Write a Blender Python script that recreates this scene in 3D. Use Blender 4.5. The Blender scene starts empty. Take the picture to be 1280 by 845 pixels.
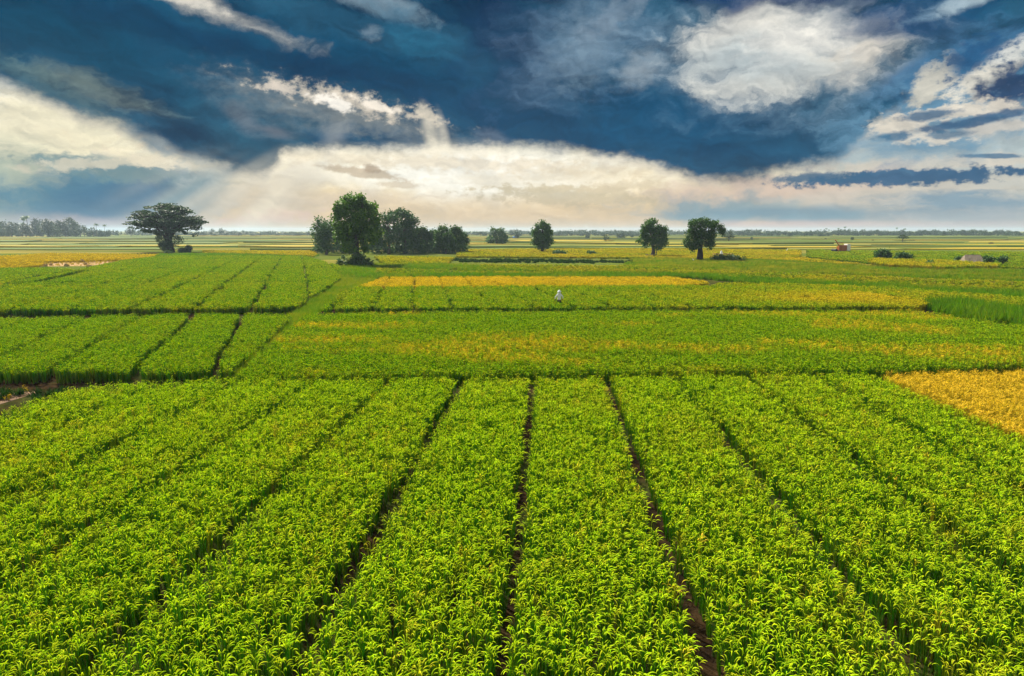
import bpy, bmesh, math, random
import numpy as np
from mathutils import Vector, Matrix, Euler

R = math.radians
scene = bpy.context.scene
COL = scene.collection
rng = np.random.default_rng(7)
random.seed(7)

# ------------------------------------------------------------------ camera
CAM_Z = 7.7
FPX = 853.0                      # focal length in pixels of the 1280 px wide photograph
HORIZON = 288.0
PITCH = math.atan((422.5 - HORIZON) / FPX)
cam_d = bpy.data.cameras.new('camera')
cam = bpy.data.objects.new('camera', cam_d)
COL.objects.link(cam)
cam_d.sensor_width = 36.0
cam_d.lens = FPX / 1280.0 * 36.0
cam_d.clip_start = 0.1
cam_d.clip_end = 30000.0
cam.location = (0, 0, CAM_Z)
cam.rotation_euler = (math.pi / 2 - PITCH, 0, 0)
scene.camera = cam


def pix_dir(px, py):
    x = (px - 640.0) / FPX
    u = (422.5 - py) / FPX
    return np.array([x, math.cos(PITCH) + math.sin(PITCH) * u, -math.sin(PITCH) + math.cos(PITCH) * u])


def at(px, py, z=0.0):
    """ground point (x, y) seen at a pixel of the photograph, on the plane of height z"""
    d = pix_dir(px, py)
    t = (z - CAM_Z) / d[2]
    return np.array([d[0] * t, d[1] * t])


def mpp(y):
    """metres per photo pixel at distance y"""
    return y / FPX


def azel(px, py):
    d = pix_dir(px, py)
    return math.degrees(math.atan2(d[0], d[1])), math.degrees(math.atan2(d[2], math.hypot(d[0], d[1])))


def lin(c):
    out = []
    for v in c[:3]:
        v = v / 255.0
        out.append(v / 12.92 if v <= 0.04045 else ((v + 0.055) / 1.055) ** 2.4)
    return tuple(out)


# ------------------------------------------------------------------ node helper
class NB:
    def __init__(self, tree):
        self.t = tree
        self.n = tree.nodes
        self.l = tree.links

    def new(self, typ, **kw):
        nd = self.n.new(typ)
        for k, v in kw.items():
            setattr(nd, k, v)
        return nd

    def put(self, sock, v):
        if v is None:
            return
        if isinstance(v, bpy.types.NodeSocket):
            self.l.new(v, sock)
        elif isinstance(v, (tuple, list)) and len(v) == 3 and sock.type == 'RGBA':
            sock.default_value = (*v, 1)
        else:
            sock.default_value = v

    def math(self, op, a, b=None, c=None, clamp=False):
        nd = self.new('ShaderNodeMath', operation=op, use_clamp=clamp)
        for i, v in enumerate((a, b, c)):
            self.put(nd.inputs[i], v)
        return nd.outputs[0]

    def vmath(self, op, a, b=None, out=0):
        nd = self.new('ShaderNodeVectorMath', operation=op)
        self.put(nd.inputs[0], a)
        if b is not None:
            self.put(nd.inputs[1], b)
        return nd.outputs[out]

    def xyz(self, x, y, z=0.0):
        nd = self.new('ShaderNodeCombineXYZ')
        self.put(nd.inputs[0], x); self.put(nd.inputs[1], y); self.put(nd.inputs[2], z)
        return nd.outputs[0]

    def sep(self, v):
        nd = self.new('ShaderNodeSeparateXYZ')
        self.put(nd.inputs[0], v)
        return nd.outputs

    def noise(self, vec, scale=1.0, detail=4.0, rough=0.55, lac=2.0, dist=0.0, color=False, dim='3D', w=None):
        nd = self.new('ShaderNodeTexNoise', noise_dimensions=dim)
        if vec is not None:
            self.put(nd.inputs['Vector'], vec)
        if w is not None:
            self.put(nd.inputs['W'], w)
        nd.inputs['Scale'].default_value = scale
        nd.inputs['Detail'].default_value = detail
        nd.inputs['Roughness'].default_value = rough
        nd.inputs['Lacunarity'].default_value = lac
        nd.inputs['Distortion'].default_value = dist
        return nd.outputs['Color' if color else 'Fac']

    def smooth(self, v, a, b, lo=0.0, hi=1.0, interp='SMOOTHSTEP'):
        nd = self.new('ShaderNodeMapRange', interpolation_type=interp)
        self.put(nd.inputs[0], v)
        nd.inputs[1].default_value = a; nd.inputs[2].default_value = b
        nd.inputs[3].default_value = lo; nd.inputs[4].default_value = hi
        return nd.outputs[0]

    def mix(self, f, a, b, blend='MIX'):
        nd = self.new('ShaderNodeMix', data_type='RGBA', blend_type=blend)
        self.put(nd.inputs[0], f)
        self.put(nd.inputs[6], a); self.put(nd.inputs[7], b)
        return nd.outputs[2]

    def ramp(self, f, stops, interp='LINEAR'):
        nd = self.new('ShaderNodeValToRGB')
        cr = nd.color_ramp
        cr.interpolation = interp
        while len(cr.elements) < len(stops):
            cr.elements.new(0.5)
        for e, (p, c) in zip(cr.elements, stops):
            e.position = p
            e.color = (*c[:3], 1)
        self.put(nd.inputs[0], f)
        return nd.outputs[0]

    def curve(self, f, pts):
        """float curve; pts in 0..1"""
        nd = self.new('ShaderNodeFloatCurve')
        c = nd.mapping.curves[0]
        while len(c.points) < len(pts):
            c.points.new(0.5, 0.5)
        for p, (x, y) in zip(c.points, pts):
            p.location = (x, y)
            p.handle_type = 'AUTO'
        nd.mapping.update()
        self.put(nd.inputs['Value'], f)
        return nd.outputs[0]
# ------------------------------------------------------------------ sun, sky, colour management
EXPO = 1.15                      # the photograph is exposed for the shaded ground
KSKY = 2.0 ** (-EXPO)
SUN_AZ, SUN_EL = -38.0, 44.0     # the sun stands ahead, left of the middle, behind the cloud
vs = scene.view_settings
scene.display_settings.display_device = 'sRGB'
vs.view_transform = 'Standard'
vs.look = 'None'
vs.exposure = EXPO
vs.gamma = 1.0
vs.use_curve_mapping = False

sl = bpy.data.lights.new('sun', 'SUN')
sl.energy = 4.9
sl.angle = R(1.0)
sl.color = (1.0, 0.93, 0.80)
sun = bpy.data.objects.new('sun', sl)
COL.objects.link(sun)
sd = Vector((math.sin(R(SUN_AZ)) * math.cos(R(SUN_EL)), math.cos(R(SUN_AZ)) * math.cos(R(SUN_EL)), math.sin(R(SUN_EL))))
sun.rotation_euler = sd.to_track_quat('Z', 'Y').to_euler()
sun.location = sd * 60

world = bpy.data.worlds.new('World')
scene.world = world
world.use_nodes = True
wt = world.node_tree
wt.nodes.clear()
w = NB(wt)
SKY_STRENGTH = 0.1
KC = KSKY / SKY_STRENGTH


def sc(c, k=1.0):
    return tuple(v * KC * k for v in lin(c))


def col2vec(c):
    nd = w.new('ShaderNodeSeparateColor')
    w.put(nd.inputs[0], c)
    return w.xyz(nd.outputs[0], nd.outputs[1], nd.outputs[2])


tc = w.new('ShaderNodeTexCoord')
gx, gy, gz = w.sep(w.vmath('NORMALIZE', tc.outputs['Generated']))
DEG = 57.29578
az = w.math('MULTIPLY', w.math('ARCTAN2', gx, gy), DEG)
el = w.math('MULTIPLY', w.math('ARCSINE', gz), DEG)
P = w.xyz(az, el)
# large and small turbulence of the cloud outlines, in degrees
wv = w.noise(w.vmath('MULTIPLY', P, (1, 1.7, 1)), 0.16, 2, 0.55, color=True, dim='2D')
wv = w.vmath('MULTIPLY', w.vmath('SUBTRACT', col2vec(wv), (.5, .5, .5)), (3.4, 2.2, 0))
wf = w.noise(w.vmath('MULTIPLY', P, (1, 1.5, 1)), 0.7, 5, 0.62, color=True, dim='2D')
wf = w.vmath('MULTIPLY', w.vmath('SUBTRACT', col2vec(wf), (.5, .5, .5)), (1.5, 1.0, 0))
Q = w.vmath('ADD', P, w.vmath('ADD', wv, wf))
qx, qy, qz_ = w.sep(Q)
# cloud textures
n_mid = w.noise(w.vmath('MULTIPLY', Q, (1, 1.9, 1)), 0.30, 8, 0.58, dim='2D')
n_fine = w.noise(w.vmath('MULTIPLY', P, (1, 1.6, 1)), 0.85, 8, 0.62, dim='2D')
n_streak = w.noise(w.vmath('MULTIPLY', w.vmath('ADD', P, wf), (0.35, 2.2, 1)), 0.55, 6, 0.6, dim='2D')
# long soft layers inside the storm cloud, falling to the right
rot = R(-11)
n_lay = w.noise(w.xyz(w.math('MULTIPLY_ADD', qx, 0.10 * math.cos(rot), w.math('MULTIPLY', qy, 0.10 * math.sin(rot))),
                       w.math('MULTIPLY_ADD', qx, -0.42 * math.sin(rot), w.math('MULTIPLY', qy, 0.42 * math.cos(rot)))), 1.0, 5, 0.5, dim='2D')
n_big = w.noise(w.vmath('MULTIPLY', Q, (1, 1.5, 1)), 0.09, 3, 0.5, dim='2D')
# relief of the cloud texture: the side turned to the light, above, is brighter
lit_v = w.vmath('ADD', w.vmath('MULTIPLY', Q, (1, 1.9, 1)), (0.25, 0.62, 0))
n_lit = w.noise(lit_v, 0.30, 5, 0.52, dim='2D')
relief = w.math('SUBTRACT', w.noise(w.vmath('MULTIPLY', Q, (1, 1.9, 1)), 0.30, 5, 0.52, dim='2D'), n_lit)
# (the tiny terms only fix the order in which the renderer evaluates the nodes)
order = w.math('ADD', w.math('ADD', n_mid, w.math('ADD', w.math('ADD', relief, n_lay), n_fine)), w.math('ADD', n_streak, n_big))
az = w.math('MULTIPLY_ADD', order, 1e-6, az)
el = w.math('MULTIPLY_ADD', order, 1e-6, el)
qx = w.math('MULTIPLY_ADD', order, 1e-6, qx)
qy = w.math('MULTIPLY_ADD', order, 1e-6, qy)
P = (az, el)
Q = (qx, qy)
cen = {}


def centred(s):
    if s not in cen:
        cen[s] = w.math('SUBTRACT', s, 0.5)
    return cen[s]


def ell(px, py, rx, ry, rot, base):
    """distance from an ellipse centred on a sky direction, 0 at its middle, 1 at its rim"""
    a0, e0 = azel(px, py)
    a1, _ = azel(px + 20, py); _, e1 = azel(px, py - 20)
    sx, sy = abs(a1 - a0) / 20 * rx, abs(e1 - e0) / 20 * ry
    c, t = math.cos(R(rot)), math.sin(R(rot))
    bx, by = base
    u = w.math('MULTIPLY_ADD', bx, c / sx, w.math('MULTIPLY_ADD', by, t / sx, -(a0 * c + e0 * t) / sx))
    v = w.math('MULTIPLY_ADD', bx, -t / sy, w.math('MULTIPLY_ADD', by, c / sy, (a0 * t - e0 * c) / sy))
    return w.math('SQRT', w.math('MULTIPLY_ADD', u, u, w.math('MULTIPLY', v, v)))


def puff_group():
    """one soft-edged cloud patch laid over the sky colour: an ellipse in azimuth and elevation whose rim a cloud texture frays"""
    g = bpy.data.node_groups.new('cloud_patch', 'ShaderNodeTree')
    io = g.interface
    io.new_socket('Colour out', in_out='OUTPUT', socket_type='NodeSocketColor')
    for nm in ('x', 'y', 'ua', 'ub', 'uc', 'va', 'vb', 'vc', 'texture', 'amount', 'low', 'high', 'alpha'):
        io.new_socket(nm, in_out='INPUT', socket_type='NodeSocketFloat')
    io.new_socket('below', in_out='INPUT', socket_type='NodeSocketColor')
    io.new_socket('colour', in_out='INPUT', socket_type='NodeSocketColor')
    n = NB(g)
    gi = n.new('NodeGroupInput').outputs
    u = n.math('MULTIPLY_ADD', gi['x'], gi['ua'], n.math('MULTIPLY_ADD', gi['y'], gi['ub'], gi['uc']))
    v = n.math('MULTIPLY_ADD', gi['x'], gi['va'], n.math('MULTIPLY_ADD', gi['y'], gi['vb'], gi['vc']))
    d = n.math('SQRT', n.math('MULTIPLY_ADD', u, u, n.math('MULTIPLY', v, v)))
    e = n.math('SUBTRACT', n.math('MULTIPLY_ADD', gi['texture'], gi['amount'], 1.0), d)
    mr = n.new('ShaderNodeMapRange', interpolation_type='SMOOTHSTEP')
    n.put(mr.inputs[0], e); n.put(mr.inputs[1], gi['low']); n.put(mr.inputs[2], gi['high'])
    f = n.math('MULTIPLY', mr.outputs[0], gi['alpha'])
    go = n.new('NodeGroupOutput')
    n.put(go.inputs[0], n.mix(f, gi['below'], gi['colour']))
    return g


PUFF = puff_group()


def over(col, spec):
    px, py, rx, ry, rot, c, alpha, soft, amp, nz, base = spec
    a0, e0 = azel(px, py)
    a1, _ = azel(px + 20, py); _, e1 = azel(px, py - 20)
    sx, sy = abs(a1 - a0) / 20 * rx, abs(e1 - e0) / 20 * ry
    k, t = math.cos(R(rot)), math.sin(R(rot))
    nd = w.new('ShaderNodeGroup')
    nd.node_tree = PUFF
    i = nd.inputs
    for nm, v in (('ua', k / sx), ('ub', t / sx), ('uc', -(a0 * k + e0 * t) / sx), ('va', -t / sy), ('vb', k / sy), ('vc', (a0 * t - e0 * k) / sy),
                  ('amount', amp * (1.9 if nz is n_mid else 1.6) if nz is not None else 0.0), ('low', -soft * .5), ('high', soft * .5 + .02), ('alpha', alpha)):
        i[nm].default_value = v
    i['colour'].default_value = (*sc(c), 1)
    w.put(i['x'], base[0]); w.put(i['y'], base[1]); w.put(i['below'], col)
    if nz is not None:
        w.put(i['texture'], centred(nz))
    return nd.outputs[0]


def touches(spec, box):
    """does a cloud feature reach into a window (az0, az1, el0, el1) of the sky?"""
    px, py, rx, ry, rot, c, alpha, soft, amp, nz, base = spec
    a0, e0 = azel(px, py)
    a1, _ = azel(px + 20, py); _, e1 = azel(px, py - 20)
    k = 1 + soft * .5 + amp * .6 + 0.05
    sx, sy = abs(a1 - a0) / 20 * rx * k, abs(e1 - e0) / 20 * ry * k
    c_, s_ = math.cos(R(rot)), math.sin(R(rot))
    hx, hy = math.hypot(sx * c_, sy * s_), math.hypot(sx * s_, sy * c_)
    m = 2.2 if base is Q else 0.0
    return a0 - hx - m < box[1] and a0 + hx + m > box[0] and e0 - hy - m < box[3] and e0 + hy + m > box[2]


LOW = [
    # left wedge: warm cream above, teal rain below
    (60, 165, 170, 60, 20, (238, 229, 196), .75, 1.0, .8, n_streak, P),
    (10, 235, 90, 50, 0, (150, 172, 160), .75, 1.2, .8, n_streak, P),
    (135, 252, 150, 48, 12, (70, 124, 148), .95, .9, .9, n_mid, Q),
    (160, 250, 110, 30, 14, (48, 104, 140), .8, 1.1, .7, n_streak, P),
    (150, 212, 105, 14, -4, (108, 140, 146), .85, .9, 1.6, n_fine, P),
    (205, 203, 60, 7, -8, (240, 228, 200), .8, .9, 2.2, n_fine, P),
    (120, 205, 80, 6, 6, (236, 224, 196), .6, .9, 2.2, n_fine, P),
    (205, 176, 46, 16, -16, (74, 108, 132), .8, 1.0, .7, n_mid, P),
    (255, 238, 60, 30, 35, (96, 132, 148), .7, 1.2, .5, n_mid, P),
    (40, 276, 70, 10, 0, (170, 160, 158), .55, 1.2, .8, n_mid, P),
    (160, 280, 110, 8, 0, (176, 160, 164), .7, 1.4, .8, n_mid, P),
    # soft beams slanting down to the left
    (292, 246, 10, 60, -52, (204, 196, 180), .75, 1.7, .3, n_mid, P),
    (252, 240, 8, 54, -54, (160, 174, 174), .75, 1.7, .3, n_mid, P),
    (216, 246, 7, 50, -56, (128, 156, 164), .75, 1.7, .3, n_mid, P),
    (340, 250, 16, 56, -44, (240, 226, 198), .6, 1.7, .3, n_mid, P),
    # the bright opening below the storm
    (585, 212, 250, 26, 0, (255, 250, 232), .85, 1.3, .7, n_mid, P),
    (600, 220, 110, 30, 0, (255, 254, 244), .9, 1.9, .4, n_mid, P),
    (560, 204, 260, 9, -2, (226, 208, 176), .55, 1.3, 2.2, n_fine, P),
    (700, 222, 130, 10, 2, (228, 212, 180), .5, 1.3, 2.0, n_streak, P),
    (455, 216, 48, 6, -8, (196, 178, 150), .8, .6, 1.0, n_fine, P),
    (464, 211, 11, 6, 0, (180, 162, 138), .9, .6, .8, n_fine, P),
    (500, 231, 30, 4, -4, (206, 188, 158), .6, .7, 1.2, n_fine, P),
    (425, 252, 110, 14, 0, (208, 192, 170), .6, 1.2, 1.0, n_streak, P),
    (345, 250, 70, 30, 30, (190, 184, 172), .55, 1.4, .7, n_mid, P),
    (720, 246, 110, 12, -2, (196, 184, 154), .75, .9, 1.8, n_fine, P),
    (700, 236, 90, 4, 0, (214, 200, 166), .6, .8, 2.2, n_fine, P),
    (780, 233, 60, 7, 3, (224, 208, 176), .6, .8, 2.0, n_fine, P),
    (640, 268, 230, 16, 0, (214, 192, 158), .5, 1.4, .6, n_streak, P),
    (340, 272, 60, 8, 5, (222, 194, 176), .75, .8, 1.8, n_fine, P),
    # right: bluish low bank, pale lens clouds
    (1150, 190, 180, 26, 0, (150, 180, 194), .6, 1.2, .8, n_streak, P),
    (1170, 205, 150, 9, 0, (214, 206, 190), .8, .9, 1.6, n_fine, P),
    (960, 240, 130, 18, 6, (212, 190, 172), .9, 1.0, 1.0, n_mid, Q),
    (930, 264, 120, 15, 0, (128, 156, 166), .9, 1.0, .9, n_mid, Q),
    (1090, 246, 120, 14, 2, (206, 198, 184), .8, 1.2, .8, n_streak, P),
    (1210, 252, 110, 12, -3, (124, 154, 172), .9, 1.0, 1.2, n_streak, P),
    (1010, 268, 160, 9, 0, (112, 146, 164), .75, 1.2, .8, n_streak, P),
    (1225, 270, 110, 9, 0, (150, 166, 176), .7, 1.3, .8, n_streak, P),
    (1000, 283, 150, 6, 0, (206, 178, 172), .8, 1.3, .6, n_mid, P),
    (1210, 284, 130, 6, 0, (190, 176, 178), .7, 1.3, .6, n_mid, P),
    (1130, 222, 138, 10, 1, (44, 92, 130), .97, .55, 1.5, n_fine, P),
    (1020, 222, 60, 7, 0, (52, 98, 132), .9, .7, 1.2, n_fine, P),
    (1242, 195, 40, 3, -4, (64, 112, 146), .85, .7, 1.0, n_fine, P),
]
# inside the storm cloud
DARKS = [
    (250, 86, 110, 9, -13, (3, 46, 78), .8, 1.5, 1.0, n_mid, Q),
    (420, 62, 200, 16, -12, (4, 63, 98), .6, 1.7, .8, n_mid, Q),
    (240, 60, 330, 60, -6, (9, 79, 112), .75, 1.6, .8, n_mid, Q),
    (60, 40, 160, 46, -14, (7, 65, 92), .7, 1.4, .8, n_mid, Q),
    (420, 95, 260, 20, -10, (7, 54, 88), .8, 1.4, .9, n_mid, Q),
    (380, 165, 120, 40, -10, (34, 88, 114), .8, 1.4, .8, n_mid, Q),
    (330, 205, 70, 26, 0, (32, 81, 106), .8, 1.3, .7, n_mid, Q),
    (470, 172, 90, 17, 0, (24, 75, 108), .85, 1.0, .8, n_mid, Q),
    (680, 150, 130, 55, 0, (22, 73, 108), .7, 1.6, .8, n_mid, Q),
    (860, 150, 110, 60, 0, (7, 79, 118), .8, 1.6, .8, n_mid, Q),
    (640, 60, 60, 60, 0, (14, 46, 84), .7, 1.5, .8, n_mid, Q),
    (1010, 190, 110, 34, -8, (19, 77, 112), .7, 1.4, .8, n_mid, Q),
    (1110, 130, 60, 50, 30, (27, 92, 124), .6, 1.4, .8, n_mid, Q),
    (1130, 22, 150, 24, 8, (10, 69, 112), .8, 1.3, .8, n_mid, Q),
    (740, 46, 86, 54, 20, (92, 122, 148), .8, 1.8, 1.1, n_mid, Q),
    (735, 58, 44, 36, 40, (120, 144, 162), .6, 1.8, 1.4, n_fine, P),
    (802, 86, 24, 18, 20, (160, 172, 180), .75, 1.9, 1.0, n_fine, P),
    (770, 18, 46, 14, 30, (122, 142, 160), .6, 1.2, 1.6, n_fine, P),
    (125, 112, 70, 14, -16, (140, 154, 140), .5, 1.5, 1.2, n_mid, Q),
    (60, 106, 80, 14, -24, (110, 138, 134), .3, 1.2, 1.0, n_mid, Q),
    (268, 9, 84, 10, -16, (210, 204, 192), .62, 2.1, 1.3, n_mid, Q),
    (215, -6, 60, 8, -10, (228, 222, 208), .9, 1.0, 1.4, n_fine, P),
    (464, 40, 10, 8, 20, (150, 170, 184), .45, 1.6, 1.8, n_fine, P),
    (470, 3, 60, 14, -18, (140, 160, 172), .75, 1.2, 1.3, n_mid, P),
    (520, 40, 60, 20, -20, (34, 100, 132), .7, 1.4, 1.0, n_mid, Q),
    # shafts of sun below the rent
    (539, 169, 8, 31, 15, (226, 218, 198), .95, 1.4, .3, n_fine, P),
    (555, 173, 6, 27, 12, (212, 206, 190), .85, 1.4, .3, n_fine, P),
    (420, 165, 12, 34, -24, (150, 154, 156), .55, 1.7, .3, n_fine, P),
    # the torn, sunlit rent
    (345, 128, 70, 24, -14, (120, 134, 142), .5, 1.8, 1.2, n_fine, P),
    (445, 142, 108, 20, -12, (136, 142, 142), .65, 1.4, 1.3, n_fine, P),
    (440, 128, 84, 11, -11, (222, 210, 190), .75, 1.1, 2.4, n_fine, P),
    (350, 110, 24, 6, -8, (214, 204, 190), .9, .8, 1.8, n_fine, P),
    (534, 142, 15, 8, -28, (222, 212, 192), .8, 1.1, 2.0, n_fine, P),
    (420, 128, 26, 8, -14, (252, 246, 234), .95, .9, 1.8, n_fine, P),
    (470, 132, 26, 6, -14, (250, 240, 224), .8, .9, 1.8, n_fine, P),
    (305, 150, 26, 12, -35, (112, 124, 136), .7, 1.3, .8, n_mid, P),
    (345, 165, 22, 7, -10, (104, 112, 124), .8, 1.3, .8, n_mid, P),
    (612, 172, 20, 9, -12, (96, 112, 132), .7, 1.3, .8, n_mid, P),
]
# the large pale cloud, upper right
PALE = [
    (968, 66, 128, 64, -4, (120, 148, 168), .85, 1.7, 1.0, n_mid, Q),
    (978, 64, 108, 50, 0, (206, 208, 202), .97, 1.2, 1.1, n_mid, Q),
    (1060, 74, 50, 32, 8, (212, 206, 194), .85, 1.2, 1.0, n_mid, Q),
    (960, 104, 70, 20, 8, (212, 212, 204), .85, 1.2, 1.1, n_mid, Q),
    (930, 34, 66, 22, 10, (214, 212, 204), .8, 1.2, 1.1, n_mid, Q),
    (940, 74, 56, 26, -8, (172, 188, 194), .65, 1.5, 1.2, n_mid, P),
    (1000, 50, 56, 26, 0, (234, 232, 224), .85, 1.5, 1.2, n_fine, P),
    (1010, 84, 60, 18, -10, (180, 190, 192), .5, 1.5, 1.4, n_fine, P),
    (985, -6, 150, 15, -4, (18, 58, 104), .85, 1.4, 1.0, n_mid, Q),
    (1105, 30, 60, 18, -20, (22, 68, 114), .7, 1.5, 1.0, n_mid, Q),
]
# right edge: torn white clouds with dark ones between
TORN = [
    (1195, 92, 105, 40, 20, (64, 112, 150), .92, .9, 1.0, n_mid, P),
    (1180, 150, 120, 44, 8, (96, 140, 168), .85, .9, 1.0, n_mid, P),
    (1165, 104, 20, 36, -42, (198, 196, 184), .96, .75, 1.5, n_fine, P),
    (1230, 98, 20, 46, -56, (224, 220, 206), .97, .7, 1.6, n_fine, P),
    (1268, 62, 40, 14, 16, (216, 218, 212), .95, .8, 1.6, n_fine, P),
    (1222, 68, 42, 15, 18, (36, 90, 134), .9, .9, 2.4, n_fine, P),
    (1268, 112, 50, 26, -6, (34, 66, 104), .97, 1.1, 1.7, n_fine, P),
    (1205, 138, 80, 10, 2, (222, 214, 198), .9, .8, 2.0, n_fine, P),
    (1120, 156, 34, 12, 4, (220, 212, 196), .95, .8, 1.6, n_fine, P),
    (1160, 170, 44, 10, -4, (216, 210, 196), .9, .8, 1.9, n_fine, P),
    (1250, 158, 60, 9, 8, (212, 206, 194), .85, .9, 1.6, n_fine, P),
    (1160, 144, 34, 6, 4, (52, 100, 136), .85, .8, 1.4, n_fine, P),
    (1215, 152, 70, 6, 8, (58, 98, 134), .9, .8, 1.6, n_fine, P),
    (1115, 171, 24, 5, 2, (58, 108, 142), .85, .9, 1.2, n_fine, P),
    (1185, 168, 30, 5, 0, (74, 116, 146), .8, .8, 1.4, n_fine, P),
    (1190, 8, 60, 8, 14, (120, 152, 176), .6, 1.1, 1.2, n_mid, P),
    (1225, -2, 50, 9, 12, (170, 190, 200), .8, 1.1, 1.2, n_mid, P),
]
# the storm cloud: everything above a ragged lower edge
edge = [(-80, 88), (0, 108), (60, 132), (100, 150), (150, 162), (200, 180), (222, 196), (255, 206), (290, 219), (320, 226), (343, 212), (354, 198), (400, 194), (480, 193),
        (560, 191), (640, 189), (700, 194), (760, 202), (820, 212), (865, 226), (930, 231), (985, 217), (1040, 208), (1062, 192), (1090, 168), (1105, 156), (1128, 148), (1150, 138), (1185, 122), (1290, 108), (1360, 100)]
AZ0, AZ1, EL1 = -40.0, 40.0, 20.0
pts = [((azel(x, y)[0] - AZ0) / (AZ1 - AZ0), azel(x, y)[1] / EL1) for x, y in edge]


def front_sky(box):
    """colour of the part of the sky inside one window"""
    # clear air behind the clouds: the physical sky, veiled by bright cream cloud near the sun
    nish = w.new('ShaderNodeTexSky', sky_type='NISHITA')
    nish.sun_disc = False
    nish.sun_elevation = R(SUN_EL)
    nish.sun_rotation = R(SUN_AZ)
    nish.air_density = 1.6
    nish.dust_density = 3.0
    veil = w.ramp(w.math('DIVIDE', el, 20.0),
                  [(0.0, sc((222, 186, 148))), (0.04, sc((226, 194, 154))), (0.10, sc((238, 212, 168))), (0.22, sc((255, 238, 198))), (0.34, sc((255, 248, 222))), (1.0, sc((215, 220, 218)))])
    dsun = ell(560, 205, 560, 200, 0, P)
    cool = w.ramp(w.math('DIVIDE', el, 20.0), [(0.0, sc((190, 180, 176))), (0.12, sc((196, 196, 188))), (0.5, sc((206, 208, 200))), (1.0, sc((200, 208, 208)))])
    base = w.mix(w.smooth(dsun, 0.45, 1.15), veil, cool)
    base = w.mix(0.93, nish.outputs[0], base)
    # faint banked texture of the bright part
    base = w.mix(w.smooth(n_streak, 0.42, 0.72, 0, 0.40), base, sc((204, 192, 168)))
    base = w.mix(w.smooth(n_fine, 0.60, 0.78, 0, 0.35), base, sc((255, 250, 236)))

    colr = base
    for s in LOW:
        if touches(s, box):
            colr = over(colr, s)
    if box[3] > 2.6:
        ex = w.math('DIVIDE', w.math('SUBTRACT', w.math('ADD', az, w.math('MULTIPLY', w.math('SUBTRACT', qx, az), 0.45)), AZ0), AZ1 - AZ0, clamp=True)
        eb = w.math('MULTIPLY', w.curve(ex, pts), EL1)
        D = w.math('SUBTRACT', el, eb)
        D = w.math('MULTIPLY_ADD', centred(n_fine), 1.0, D)
        D = w.math('MULTIPLY_ADD', centred(n_mid), 0.9, D)
        dark = w.mix(w.smooth(n_lay, 0.30, 0.70), sc((6, 50, 80)), sc((38, 92, 122)))
        for s in DARKS + PALE:
            if touches(s, box):
                dark = over(dark, s)
        a_dark = w.smooth(D, -0.5, 1.15)
        rim = w.math('MULTIPLY', w.smooth(D, -0.55, 0.0), w.smooth(D, 0.9, 0.05))
        rim = w.math('MULTIPLY', rim, w.smooth(n_big, 0.40, 0.60, 0.1, 0.55))
        colr = w.mix(a_dark, colr, dark)
        colr = w.mix(rim, colr, w.mix(w.smooth(dsun, 0.2, 0.9), sc((255, 244, 218)), sc((214, 206, 190))))
    for s in TORN:
        if touches(s, box):
            colr = over(colr, s)
    for (sx, sy, fq, seed, masks) in [
        (500, 80, 5.0, 3.1, [(225, 248, 130, 52, 25, .60, (216, 208, 188)), (330, 245, 90, 50, 40, .60, (244, 232, 206))]),
        ]:
        a0, e0 = azel(sx, sy)
        masks = [m for m in masks if touches((*m[:5], m[6], m[5], .3, 0, None, P), box)]
        if not masks:
            continue
        th = w.math('ARCTAN2', w.math('SUBTRACT', az, a0), w.math('SUBTRACT', e0, el))
        ray = w.noise(None, fq, 2.0, 0.6, dim='1D', w=w.math('ADD', th, seed))
        ray = w.smooth(ray, 0.36, 0.64)
        for (mx, my, mrx, mry, mrot, ma, mc) in masks:
            d = ell(mx, my, mrx, mry, mrot, P)
            f = w.math('MULTIPLY', w.smooth(d, 1.1, 0.2), w.math('MULTIPLY', ray, ma))
            colr = w.mix(f, colr, sc(mc))
    sv = w.math('MULTIPLY_ADD', relief, w.smooth(el, 2.5, 9.0, 0.5, 1.25), 1.0)
    sv = w.math('MAXIMUM', sv, 0.45)
    vm = w.new('ShaderNodeMix', data_type='RGBA', blend_type='MULTIPLY')
    vm.inputs[0].default_value = 1.0
    w.put(vm.inputs[6], colr)
    cc = w.new('ShaderNodeCombineColor')
    for k in range(3):
        w.put(cc.inputs[k], w.math('POWER', sv, (1.0, 0.9, 0.78)[k]) if k else sv)
    w.put(vm.inputs[7], cc.outputs[0])
    return vm.outputs[2]


def background(c):
    bg = w.new('ShaderNodeBackground')
    bg.inputs['Strength'].default_value = SKY_STRENGTH
    w.put(bg.inputs['Color'], c)
    return bg.outputs[0]


def mix_shader(f, a, b):
    nd = w.new('ShaderNodeMixShader')
    w.put(nd.inputs[0], f); w.put(nd.inputs[1], a); w.put(nd.inputs[2], b)
    return nd.outputs[0]


def split(azs, els):
    """the sky ahead, window by window, so that each ray works out only the clouds near it"""
    if len(els) > 2:
        m = len(els) // 2
        return mix_shader(w.math('GREATER_THAN', el, els[m]), split(azs, els[:m + 1]), split(azs, els[m:]))
    if len(azs) > 2:
        m = len(azs) // 2
        return mix_shader(w.math('GREATER_THAN', az, azs[m]), split(azs[:m + 1], els), split(azs[m:], els))
    return background(front_sky((azs[0], azs[1], els[0], els[1])))


front = split([-90, -9, 9, 90], [-30, 60])
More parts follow.
